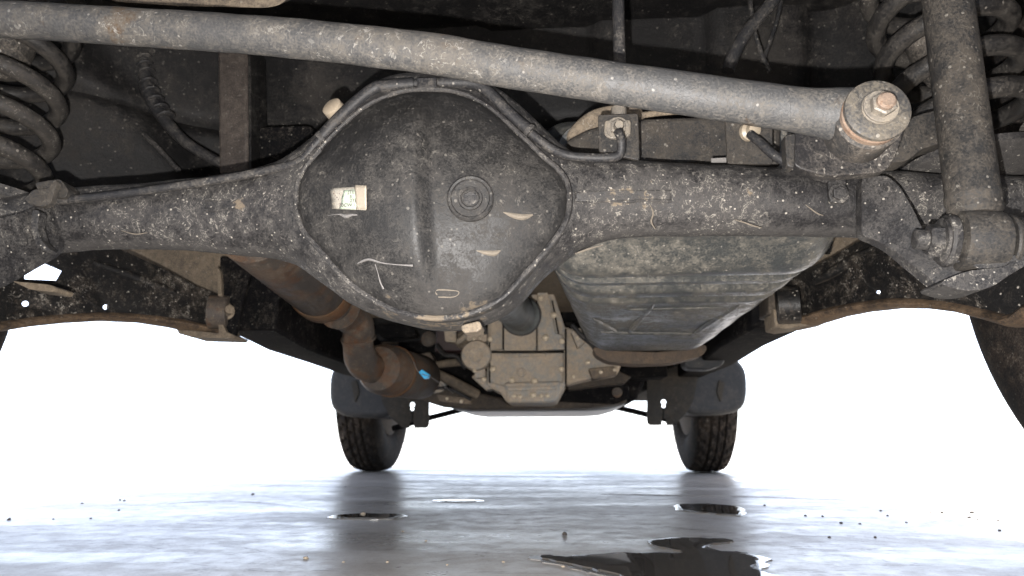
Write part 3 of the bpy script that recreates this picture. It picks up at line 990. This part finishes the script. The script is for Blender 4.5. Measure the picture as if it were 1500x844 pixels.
# body patch seen in the gaps above the arms
prism("floor_brace", PL([(240, 360), (325, 360), (325, 392), (250, 392)], 1.18), (0, .05, 0), MFR, car, .003)
tube("brake_line", PL([(246, 355), (246, 380), (250, 398)], 1.12), .006, MFR, car, 10)
tube("brake_line", PL([(1214, 335), (1212, 352), (1208, 370)], .98), .008, MFR, car, 10)
block("wheelhouse_brace", (-.69, 1.10, .335), (-.46, 1.13, .47), MTAN, car)
block("wheelhouse_brace", (.46, 1.10, .37), (.60, 1.13, .47), MTAN, car)

# --- fuel tank: rounded pressing with transverse ribs
def tank_ring(Y, x0, x1, z0, z1, r, n=8):
    ring = []
    for (cx, cz, a0) in ((x1 - r, z0 + r, -90), (x1 - r * .6, z1 - r * .6, 0), (x0 + r * .6, z1 - r * .6, 90), (x0 + r, z0 + r, 180)):
        rr_ = r if cz < (z0 + z1) / 2 else r * .6
        for j in range(n + 1):
            a = math.radians(a0 + 90 * j / n)
            ring.append(Vector((cx + rr_ * math.cos(a), Y, cz + rr_ * math.sin(a))))
    return ring


XL0, XL1 = P(782, 400, .76).x, P(856, 512, 1.34).x
XR0, XR1 = P(1222, 385, .76).x, P(1038, 505, 1.34).x
ZB0, ZB1 = P(950, 412, .78).z, P(950, 518, 1.34).z
trs = []
NT_ = 120
for i in range(NT_ + 1):
    f = i / NT_
    Y = .685 + (1.34 - .685) * f
    z = ZB0 + (ZB1 - ZB0) * sstep(0, 1, f)
    for c_, a in ((.770, .013), (.815, .016), (.870, .010)):
        z += a * .9 * (sstep(c_ - .014, c_ - .006, Y) - sstep(c_ + .010, c_ + .020, Y))
    z += .0035 * noise.noise(Vector((Y * 12, 3, 0)))
    g_ = 1 - sstep(0, .10, f)
    e_ = sstep(.93, 1, f)
    x0, x1 = XL0 + (XL1 - XL0) * f + .03 * g_ + .02 * e_, XR0 + (XR1 - XR0) * f - .02 * e_
    trs.append(tank_ring(Y, x0, x1, z + .030 * g_ + .02 * e_, .485 - .03 * g_, .055))
tank = loft("fuel_tank", trs, MTK, car, angle=45)
tank["label"] = "grey ribbed fuel tank under dried dust"
for a, b in (((918, 490), (960, 440)), ((1010, 492), (1090, 440)), ((905, 452), (1075, 448)), ((880, 486), (1020, 488)), ((868, 466), (905, 486))):
    p = [P(*a, 1.2), P(*b, 1.0)]
    zz = lambda Y: ZB0 + (ZB1 - ZB0) * sstep(0, 1, (Y - .685) / .655)
    q = []
    for t in range(7):
        f = t / 6
        px, py = a[0] + (b[0] - a[0]) * f, a[1] + (b[1] - a[1]) * f
        g0 = on_ground(px, py, ZB0)
        g0 = on_ground(px, py, zz(g0.y) + .0022)
        q.append(g0)
    tube("tank_bead", q, [.001] + [.0045] * 5 + [.001], MTK, tank, 8, 3)
skid = prism("tank_skid", rounded(PL([(868, 508), (900, 514), (960, 516), (1010, 512), (1033, 504), (1036, 512), (1028, 522), (985, 532), (930, 534), (890, 530), (872, 520)], 1.33), .008), (0, .05, 0),
             grime("skid lip brown", (.10, .075, .055), (.24, .17, .12), .5, .1, .2, .6, bump=.3), tank, .004)
prism("skid_flange", rounded(PL([(1000, 526), (1036, 520), (1064, 520), (1060, 535), (1038, 542), (1005, 540)], 1.5), .01), (0, .05, 0), MPL, tank, .005)
# guard above the axle: tan rounded shoulder and dark face
prism("tank_shoulder", rounded(PL([(824, 202), (842, 176), (866, 158), (900, 150), (945, 150), (945, 216), (880, 216)], .668), .02, 6), (0, .06, 0), MTAN, tank, .010, 4)
prism("tank_guard", rounded(PL([(826, 206), (860, 188), (900, 178), (945, 172), (1075, 168), (1145, 176), (1145, 245), (850, 245)], .648), .008), (0, .04, 0), MS, tank, .006, 3)
tube("guard_seam", PL([(940, 169), (985, 164), (1040, 164), (1090, 170)], .646), .0032, MTAN, tank, 8)

# --- exhaust on the left: muffler, rusted rim, cone, S-pipe, catalyser
mz = [P(395, 345, .86), P(430, 388, .98), P(476, 432, 1.16)]
exh = tube("exhaust_pipe", [P(497, 452, 1.22), P(512, 462, 1.27), P(524, 478, 1.30), P(525, 505, 1.33), P(530, 530, 1.37), P(548, 540, 1.43), P(580, 540, 1.5)],
           [.040, .034, .031, .031, .032, .033, .034], MRU, car, 24, 6)
for v in exh.data.vertices:
    v.co += v.normal * (noise.noise(v.co * 26) * .003 + noise.noise(v.co * 70) * .0012)
exh["label"] = "rusty exhaust pipe with an S-bend and catalyser"
d_ = (mz[2] - mz[1]).normalized()
lathe("muffler", [(.040, -.36), (.050, -.35), (.050, -.005), (.048, 0)], mz[2], d_, MRU, exh, 40)
lathe("muffler_rim", [(.0515, -.045), (.0535, -.040), (.0535, -.006), (.0515, 0), (.048, .004)], mz[2], d_, MRR, exh, 40)
lathe("muffler_cone", [(.047, .002), (.046, .018), (.036, .055), (.030, .07)], mz[2], d_, grime("muffler cone dull", (.17, .16, .15), (.25, .21, .17), .4, .1, .2, .6, .3, .3), exh, 40)
cc = P(556, 540, 1.42)
cdv = (P(628, 556, 1.78) - cc).normalized()
lathe("catalyser", [(.020, -.012), (.046, -.004), (.054, .014), (.055, .03), (.052, .034), (.055, .04), (.055, .28), (.04, .32)], cc, cdv, MRU, exh, 40)
lathe("catalyser_band", [(.0555, .070), (.0575, .072), (.0575, .082), (.0555, .084)], cc, cdv, MRR, exh, 40)
tube("pipe_stud", PL([(541, 478), (542, 488), (542, 500)], 1.36), [.004, .006, .007], MTAN, exh, 10)
for i_, (a, b, Y, dx, dz) in enumerate(((513, 466, 1.272, .5, -.8), (525, 496, 1.32, 0, -1), (536, 534, 1.39, .6, -.4))):
    lathe("weld_ring", [(.0315, -.004), (.0345, -.002), (.0350, 0), (.0345, .002), (.0315, .004)], P(a, b, Y), (dx, .6, dz), MRU, exh, 28)
# heat shield and tunnel backing behind the exhaust
prism("heat_shield", PL([(372, 372), (450, 372), (455, 402), (440, 426), (372, 396)], 1.28), (0, .02, 0), MGY, car, .003)
prism("tunnel_backing", PL([(440, 380), (700, 380), (700, 480), (640, 500), (560, 500), (500, 520), (440, 470)], 1.95), (0, .02, 0), MB, car, .004)
prism("tunnel_backing", PL([(640, 370), (850, 370), (850, 470), (640, 470)], 1.9), (0, .02, 0), MFR, car, .004)  # dark plate added to blacken the gap above the transfer case
prism("cross_tube", rounded(PL([(545, 475), (605, 478), (610, 492), (560, 496)], 1.6), .01), (0, .05, 0), MFR, car, .004)

# thin fuel and brake lines clipped along the dark inner side of the rail
for off, r_ in ((0, .004), (9, .003), (22, .005)):
    tube("fuel_line", [P(376, 410 + off, 1.16), P(420, 440 + off, 1.3), P(470, 468 + off, 1.5), P(510, 500 + off * .7, 1.75)], r_, MFR, car, 8, 4)
for a, b, Y in ((405, 452, 1.25), (452, 486, 1.45), (485, 512, 1.65)):
    prism("line_clip", rounded(PL([(a, b - 26), (a + 12, b - 26), (a + 12, b), (a, b)], Y), .003), (0, .012, 0), MBD, car, .001)

# --- propeller shaft
ps0, ps1 = P(700, 400, .70), P(762, 462, 1.50)
pd = (ps1 - ps0).normalized()
prop = lathe("propeller_shaft", [(.034, 0), (.034, (ps1 - ps0).length), (.036, (ps1 - ps0).length + .006), (.043, (ps1 - ps0).length + .012), (.043, (ps1 - ps0).length + .03), (.030, (ps1 - ps0).length + .05)],
             ps0, pd, grime("propshaft green grey", (.15, .16, .155), (.26, .24, .20), .3, .1, .2, .45, .1, .3), car, 40)
prop["label"] = "grey green propeller shaft running forward from the differential"
lathe("shaft_seal", [(.044, .012), (.046, .014), (.046, .028), (.044, .030)], ps1, pd, MRB, prop, 36)

# --- transfer case and gearbox
YT = 1.66
tc = prism("transfer_case", PL([(714, 470), (722, 400), (800, 395), (828, 480), (828, 564), (815, 588), (805, 590), (742, 590), (732, 575), (712, 565)], YT), (0, .18, 0), MAL, car, .008, 3)
tc["label"] = "clay dusted alloy transfer case with pale bolts"
prism("case_boss", PL([(735, 455), (786, 455), (786, 514), (735, 514)], YT - .012), (0, .02, 0), MAL, tc, .003)
prism("case_rib", PL([(787, 410), (796, 412), (806, 440), (814, 488), (824, 490), (828, 512), (787, 514)], YT - .020), (0, .03, 0), MAL, tc, .003)
prism("case_rib", PL([(722, 440), (736, 440), (736, 512), (716, 514)], YT - .010), (0, .02, 0), MAL, tc, .002)
prism("case_sump", PL([(738, 560), (822, 558), (816, 588), (800, 590), (744, 590)], YT - .022), (0, .03, 0), MAL, tc, .006)
prism("case_face", PL([(716, 516), (826, 516), (826, 560), (800, 566), (740, 566), (716, 560)], YT - .010), (0, .02, 0), MAL, tc, .004)
lathe("case_drain_plug", [(.0105, 0), (.0110, .003), (.0095, .005), (.0060, .005), (.0055, .003)], P(764, 546, YT - .010), (0, -1, 0), MAL, tc, 24)
fcov = P(697, 520, YT - .03)
lathe("output_cover", [(.034, 0), (.0375, .004), (.0375, .030), (.034, .036), (.018, .038), (.014, .036), (.0001, .036)], fcov + Vector((0, .036, 0)), (0, -1, 0), MAL, tc, 40)
for a, b in ((-6, -27), (8, -26), (6, 27)):
    prism("cover_lug", rounded(PL([(697 + a - 8, 520 + b - 7), (697 + a + 8, 520 + b - 7), (697 + a + 8, 520 + b + 7), (697 + a - 8, 520 + b + 7)], YT - .015), .006), (0, .03, 0), MAL, tc, .002)
prism("case_wing", PL([(826, 478), (846, 484), (880, 512), (912, 530), (905, 548), (860, 556), (828, 564)], YT + .03), (0, .08, 0), MAL, tc, .006)
prism("case_wing", PL([(700, 545), (716, 545), (722, 570), (712, 572), (690, 552)], YT + .01), (0, .05, 0), MAL, tc, .004)
for a, b, r in ((718, 497, .0055), (694, 497, .003), (703, 496, .003), (722, 541, .006), (709, 556, .0050), (750, 557, .0055), (783, 558, .0055), (822, 541, .0055), (823, 500, .0055), (799, 495, .0065), (781, 579, .006),
                (811, 462, .006), (792, 437, .005), (861, 531, .0045), (753, 580, .004), (762, 581, .004), (793, 580, .004), (802, 580, .004), (695, 543, .004)):
    r *= 1.25
    dome = [(r, 0), (r * 1.02, r * .4), (r * .85, r * .95), (r * .45, r * 1.3), (.0001, r * 1.4)]
    lathe("bolt_head", dome, P(a, b, YT - (.032 if b > 562 else .026)), (0, -1, -.1), MBP, tc, 14)
MXC = grime("gearbox brown casting", (.07, .058, .048), (.20, .155, .11), .5, .1, .2, .7, bump=.4, under=0, k=0.85)
gb = prism("gearbox", PL([(600, 470), (720, 470), (800, 430), (940, 480), (945, 560), (930, 588), (620, 588), (590, 545)], 2.0), (0, .35, 0), MFR, car, .01)
# clutter between exhaust and transfer case
lathe("flange_disc", [(.018, 0), (.020, .003), (.020, .02), (.012, .024)], P(628, 498, 1.8), (.2, -1, 0), MRU, gb, 24)
prism("red_casing", PL([(640, 470), (690, 470), (690, 515), (636, 515)], 1.85), (0, .06, 0), MDR, gb, .005)
tube("shift_rod", [P(632, 537, 1.74), P(650, 533, 1.74), P(672, 531, 1.76), P(690, 530, 1.78)], [.008, .010, .010, .006], MTAN, gb, 12)
tube("support_arm", [P(628, 540, 1.72), P(650, 552, 1.72), P(676, 566, 1.74), P(700, 578, 1.76)], [.006, .012, .014, .012], MTAN, gb, 12)
tube("release_lever", [P(660, 498, 1.8), P(672, 500, 1.78), P(684, 490, 1.78)], .008, MAL, gb, 10)
prism("link_plate", rounded(PL([(615, 560), (640, 553), (655, 562), (648, 574), (620, 578)], 1.75), .008), (0, .02, 0), MAL, gb, .003)
lathe("rubber_mount", [(.022, 0), (.026, .004), (.026, .03), (.020, .034)], P(680, 500, 1.86), (.2, -1, 0), MTAN, gb, 20)
con = prism("wire_connector", rounded(PL([(613, 545), (618, 541), (629, 549), (627, 554), (621, 555)], 1.38), .002), (0, .015, 0), MBL, gb, .002)
tube("sensor_wire", [P(606, 530, 1.4), P(614, 546, 1.385), P(630, 552, 1.385), P(648, 564, 1.5), P(664, 576, 1.7)], .0009, MWH, gb, 6)

for pts in ([(736, 442), (738, 442), (738, 512), (736, 512)], [(785.5, 440), (787, 440), (787, 512), (785.5, 512)], [(716, 514.5), (826, 514), (826, 516), (716, 516.5)], [(827.5, 482), (830, 482), (830, 562), (827.5, 562)],
            [(808, 440), (810, 440), (819, 488), (817, 488)], [(716, 500), (717.5, 500), (717.5, 560), (716, 560)]):
    prism("parting_gap", PL(pts, YT - .0225), (0, .02, 0), MFR, tc, 0)
for pts, Y, dep, mat in (([(836, 486), (850, 480), (858, 500), (846, 510)], YT + .0, .05, MAL), ([(862, 540), (900, 536), (904, 548), (868, 556)], YT + .0, .05, MXC), ([(884, 520), (912, 524), (910, 534), (886, 532)], YT + .02, .04, MAL),
                         ([(716, 404), (735, 404), (735, 436), (722, 440)], YT - .0, .03, MAL), ([(738, 518), (800, 517), (800, 522), (738, 523)], YT - .016, .02, MAL), ([(742, 567), (818, 565), (816, 571), (744, 573)], YT - .030, .02, MAL),
                         ([(650, 480), (668, 484), (668, 502), (652, 500)], 1.76, .04, MAL), ([(606, 520), (630, 516), (636, 528), (614, 534)], 1.78, .05, MXC), ([(640, 578), (690, 584), (690, 592), (644, 588)], 1.80, .03, MXC)):
    prism("casting_lug", rounded(PL(pts, Y), .004), (0, dep, 0), mat, gb, .003)
for pts, r_ in (([(838, 476, 1.62), (852, 492, 1.62), (868, 506, 1.64), (884, 528, 1.66)], .006), ([(640, 506, 1.74), (652, 520, 1.72), (668, 522, 1.72), (682, 540, 1.72)], .006), ([(612, 556, 1.68), (630, 568, 1.7), (660, 570, 1.72), (690, 586, 1.74)], .004),
                ([(716, 448, 1.6), (708, 470, 1.62), (712, 490, 1.63)], .005)):
    tube("breather_tube", [P(*q) for q in pts], r_, MRB, gb, 8, 5)
for a, b, Y, r_ in ((846, 496, YT - .002, .005), (880, 545, YT - .004, .005), (900, 542, YT - .004, .004), (676, 588, 1.79, .005), (655, 584, 1.79, .004), (621, 526, 1.775, .006), (840, 552, YT + .026, .005)):
    lathe("bolt_head", [(r_, 0), (r_, r_ * .5), (r_ * .7, r_), (.0001, r_ * 1.2)], P(a, b, Y), (0, -1, -.1), MBP, gb, 12)

# --- gearbox crossmember and undertray
MXM = grime("crossmember brown dust", (.055, .045, .038), (.17, .135, .10), .5, .1, .2, .7, bump=.4, under=0)
xm = prism("crossmember", PL([(596, 560), (640, 566), (700, 575), (735, 583), (745, 592), (800, 592), (815, 580), (830, 567), (905, 558), (922, 566), (918, 590), (860, 598), (690, 600), (640, 594), (600, 580)], 1.86), (0, .12, 0), MXM, car, .006)
xm["label"] = "brown dusty gearbox crossmember"
prism("crossmember_end", PL([(812, 588), (830, 570), (920, 562), (922, 584), (900, 592)], 1.845), (0, .04, 0), MFR, xm, .004)
bolt(P(904, 575, 1.845), (0, -1, 0), .010, .008, MRU, xm)
prism("undertray", PL([(655, 592), (740, 594), (800, 590), (905, 587), (918, 592), (890, 600), (860, 602), (690, 603), (665, 600)], 2.1), (0, .5, 0), MTR, car, .005)
prism("engine_sump", PL([(610, 520), (930, 500), (935, 585), (860, 594), (680, 594), (620, 580)], 2.4), (0, .3, 0), MFR, car, .01)
prism("mount_block", PL([(862, 527), (905, 538), (978, 536), (978, 552), (930, 554), (880, 552)], 1.9), (0, .1, 0), MFR, car, .004)
prism("mount_arm", PL([(828, 560), (860, 545), (900, 540), (925, 552), (915, 562), (832, 572)], 1.80), (0, .06, 0), MXM, car, .005)

# --- front axle, steering rods
tube("front_axle", [Vector((-.58, YF, .345)), Vector((0, YF, .345)), Vector((.58, YF, .345))], .036, MFR, car, 20, 1)
tube("track_rod", [P(575, 628, 2.7), P(630, 612, 2.7), P(690, 597, 2.7)], .011, MFR, car, 10, 3)
tube("track_rod", [P(990, 618, 2.7), P(930, 603, 2.7), P(880, 592, 2.7)], .011, MFR, car, 10, 3)

# --- inner arch liners and splash plates in front
MSPL = grime("splash plate dusty black", (.035, .032, .028), (.10, .085, .066), .42, .1, .2, .7, bump=.3, under=0)


def liner(s, label):
    mir = lambda x: 788 + s * (x - 788)
    o1 = [(483, 545), (481, 575), (484, 596), (494, 606), (510, 611), (560, 612), (574, 606), (584, 590), (588, 560), (588, 520), (500, 525)]
    if s < 0:
        o1 = [(a - 1, b - 4) for a, b in o1]
    lin_ = prism("arch_liner", rounded(PL([(mir(a), b) for a, b in o1], 2.42), .03, 5), (0, .22, 0), MPL, car, .018, 4)
    lin_["label"] = label
    o2 = [(548, 528), (600, 545), (628, 560), (628, 622), (625, 627), (590, 627), (572, 612), (560, 590)]
    o2 = [(mir(a), b - (4 if s < 0 else 0)) for a, b in o2]
    pl_ = prism("splash_plate", rounded(PL(o2, 2.38), .008, 3), (0, .012, 0), MSPL, car, .002)
    drill(pl_, [])
    holes = [(604, 593, .0085), (604, 599, .006), (603.5, 626, .0085), (603.5, 621, .0075)]
    drill_plate(pl_, [(mir(a), b - (4 if s < 0 else 0), r) for a, b, r in holes])
    tube("plate_slit", PL([(mir(603.8), 602 - (4 if s < 0 else 0)), (mir(603.8), 618 - (4 if s < 0 else 0))], 2.379), .0025, MB, pl_, 6, 1)
    prism("liner_rib", rounded(PL([(mir(514), 560), (mir(522), 556), (mir(526), 575), (mir(520), 590), (mir(517), 575)], 2.415), .006), (0, .01, 0), MSPL, lin_, .003)
    return lin_


def drill_plate(o, holes):
    for a, b, r in holes:
        V, F = lathe_data([(r, 2.2), (r, 2.6)], CAM, (P(a, b, 2.4) - CAM), 16)
        c = mk("cutter", V, F, None, None)
        m = o.modifiers.new("hole", 'BOOLEAN'); m.object = c; m.operation = 'DIFFERENCE'; m.solver = 'EXACT'
        o.modifiers.move(len(o.modifiers) - 1, 0)
        for x in o.modifiers:
            x.show_viewport = x.name == m.name
        me = bpy.data.meshes.new_from_object(o.evaluated_get(bpy.context.evaluated_depsgraph_get()))
        o.modifiers.remove(m)
        for x in o.modifiers:
            x.show_viewport = True
        o.data = me
        bpy.data.objects.remove(c)


liner(1, "dark plastic arch liner above the front wheel on the exhaust side")
liner(-1, "dark plastic arch liner above the front wheel on the fuel tank side")
block("inner_wing", (-.50, 2.45, .30), (-.40, 3.2, .6), MFR, car)
block("inner_wing", (.40, 2.45, .30), (.50, 3.2, .6), MFR, car)

# --- wheels
def tyre_mesh():
    RT, W = .345, .098
    prof = [(-.070, .200), (-.084, .212), (-.094, .240), (-.098, .268), (-.096, .296), (-.090, .318), (-.084, .330)]
    outer = [-.080 + .160 * i / 20 for i in range(21)]
    back = [(-x, r) for x, r in reversed(prof)]
    N = 144
    V, F = [], []
    np_ = len(prof) + len(outer) + len(back)
    for j in range(N):
        a = 2 * math.pi * j / N
        row = list(prof)
        for i, x in enumerate(outer):
            r = RT - .010 * abs(x / .08) ** 3
            if abs(abs(x) - .032) < .005: r -= .013
            elif abs(x) < .005: r -= .011
            else:
                ph = (j + (2 if x > 0 else 0) + int(abs(x) * 60)) % 4
                if ph == 0: r -= .011
            row.append((x, r))
        row += back
        for x, r in row:
            V.append((x, r * math.cos(a), r * math.sin(a)))
    for j in range(N):
        for i in range(np_ - 1):
            a, b = j * np_ + i, ((j + 1) % N) * np_ + i
            F.append((a, a + 1, b + 1, b))
    me = bpy.data.meshes.new("tyre")
    me.from_pydata(V, [], F)
    bm = bmesh.new(); bm.from_mesh(me); bmesh.ops.recalc_face_normals(bm, faces=bm.faces); bm.to_mesh(me); bm.free()
    me.materials.append(MTY)
    me.polygons.foreach_set("use_smooth", [True] * len(me.polygons))
    me.set_sharp_from_angle(angle=math.radians(35))
    return me


def rim_mesh():
    V, F = lathe_data([(.190, -.082), (.200, -.078), (.196, -.068), (.178, -.055), (.172, .0), (.175, .040), (.150, .046), (.090, .030), (.060, .050), (.001, .050)], (0, 0, 0), (1, 0, 0), 56)
    me = bpy.data.meshes.new("rim")
    me.from_pydata([tuple(v) for v in V], [], F)
    me.materials.append(MRIM)
    me.polygons.foreach_set("use_smooth", [True] * len(me.polygons))
    me.set_sharp_from_angle(angle=math.radians(35))
    return me


def drum_mesh():
    V, F = lathe_data([(.05, -.11), (.11, -.105), (.118, -.09), (.118, -.04), (.06, -.03)], (0, 0, 0), (1, 0, 0), 40)
    me = bpy.data.meshes.new("brake_drum")
    me.from_pydata([tuple(v) for v in V], [], F)
    me.materials.append(MARM)
    return me


TM, RM, DM = tyre_mesh(), rim_mesh(), drum_mesh()
for x, y, lab in ((-.682, YF, "front wheel with worn tread on the exhaust side"), (.662, YF, "front wheel with worn tread on the fuel tank side"),
                  (-.790, YA, "rear wheel on the exhaust side, inner sidewall"), (.716, YA, "rear wheel on the fuel tank side, inner sidewall")):
    wh = bpy.data.objects.new("wheel", None)
    COL.objects.link(wh)
    wh.parent = car
    wh.location = Vector((x, y, .344)) - car.location
    wh["label"] = lab
    for nme, me in (("tyre", TM), ("rim", RM), ("brake_drum", DM)):
        o = bpy.data.objects.new(nme, me)
        COL.objects.link(o)
        o.parent = wh
        if y > 1: o.scale = (.82, 1, 1)
        if x > 0: o.rotation_euler = (0, 0, 0)
        else: o.rotation_euler = (0, 0, math.pi)

# --- hoses and wires at the top right
tube("breather_hose", PL([(1066, 104), (1075, 80), (1092, 50), (1115, 22), (1150, -20)], .72), .0075, MRB, car, 14)
tube("sensor_wire", PL([(1098, -10), (1104, 40), (1116, 80), (1128, 106)], .80), .003, MRB, car, 8)
tube("sensor_wire", PL([(1146, -10), (1138, 30), (1124, 72), (1116, 92)], .805), .003, MRB, car, 8)

# ------------------------------------------------------------------ pebbles on the ground
MPB = plain("pebble dark brown", (.05, .042, .036), .8, var=.4, sc=3, k=.8)
MPT = plain("pebble tan", (.27, .22, .16), .8, var=.3, sc=3, k=.8)


def pebble_mesh(seed):
    rnd = random.Random(seed)
    bm = bmesh.new()
    bmesh.ops.create_icosphere(bm, subdivisions=2, radius=1)
    for v in bm.verts:
        v.co *= 1 + noise.noise(v.co * 1.3 + Vector((seed * 3.1, 0, 0))) * .5
        v.co.z *= .7
    me = bpy.data.meshes.new("pebble"); bm.to_mesh(me); bm.free()
    return me


PMS = []
for sd_ in range(3):
    for m_ in (MPB, MPT):
        me = pebble_mesh(sd_); me.materials.append(m_); PMS.append(me)


def pebble(px, py, r_px, tan, label, group):
    p = on_ground(px, py)
    o = bpy.data.objects.new("pebble", PMS[random.randrange(3) * 2 + (1 if tan else 0)])
    COL.objects.link(o)
    r = r_px * 1.15 * p.y / FPX
    o.scale = (r * random.uniform(.8, 1.4), r, r * random.uniform(.7, 1.1))
    o.location = (p.x, p.y, r * .45)
    o.rotation_euler = (0, 0, random.uniform(0, 6.28))
    o["label"] = label; o["category"] = "pebble"; o["group"] = group


for a, b, r in ((13, 762, 2.4), (120, 738, 1.5), (176, 733, 1.6), (182, 734, 1.4), (174, 748, 1.4), (370, 725, 1.8), (78, 761, 1.2), (133, 760, 1.2)):
    pebble(a, b, r, False, "small dark pebble on the bright wet ground on the exhaust side", "dark pebbles on the exhaust side")
for a, b, r in ((1120, 741, 1.8), (1180, 756, 1.6), (1205, 757, 1.4), (1232, 767, 1.8), (1260, 768, 1.3), (1290, 749, 1.6), (1300, 756, 1.5), (1363, 751, 1.6), (1380, 752, 2.4), (1424, 752, 2.4), (1420, 759, 2.0),
                (1432, 762, 1.6), (1462, 764, 2.0), (1464, 778, 2.0), (1282, 788, 1.6), (1328, 766, 1.3), (1215, 788, 1.6)):
    pebble(a, b, r, False, "small dark pebble on the bright wet ground on the fuel tank side", "dark pebbles on the fuel tank side")
for a, b, r in ((448, 819, 3.2), (567, 824, 1.8), (624, 793, 1.6), (590, 779, 1.4), (655, 828, 1.4), (737, 824, 1.8), (825, 831, 2.0), (503, 824, 1.4)):
    pebble(a, b, r, True, "small tan pebble on the dark wet ground below the differential", "tan pebbles below the differential")
pebble(827, 784, 3.4, False, "larger brown pebble beside the sliver of water", "brown pebble")
pebble(532, 755, 3.2, True, "tan lump standing in the narrow puddle", "lump in the puddle")
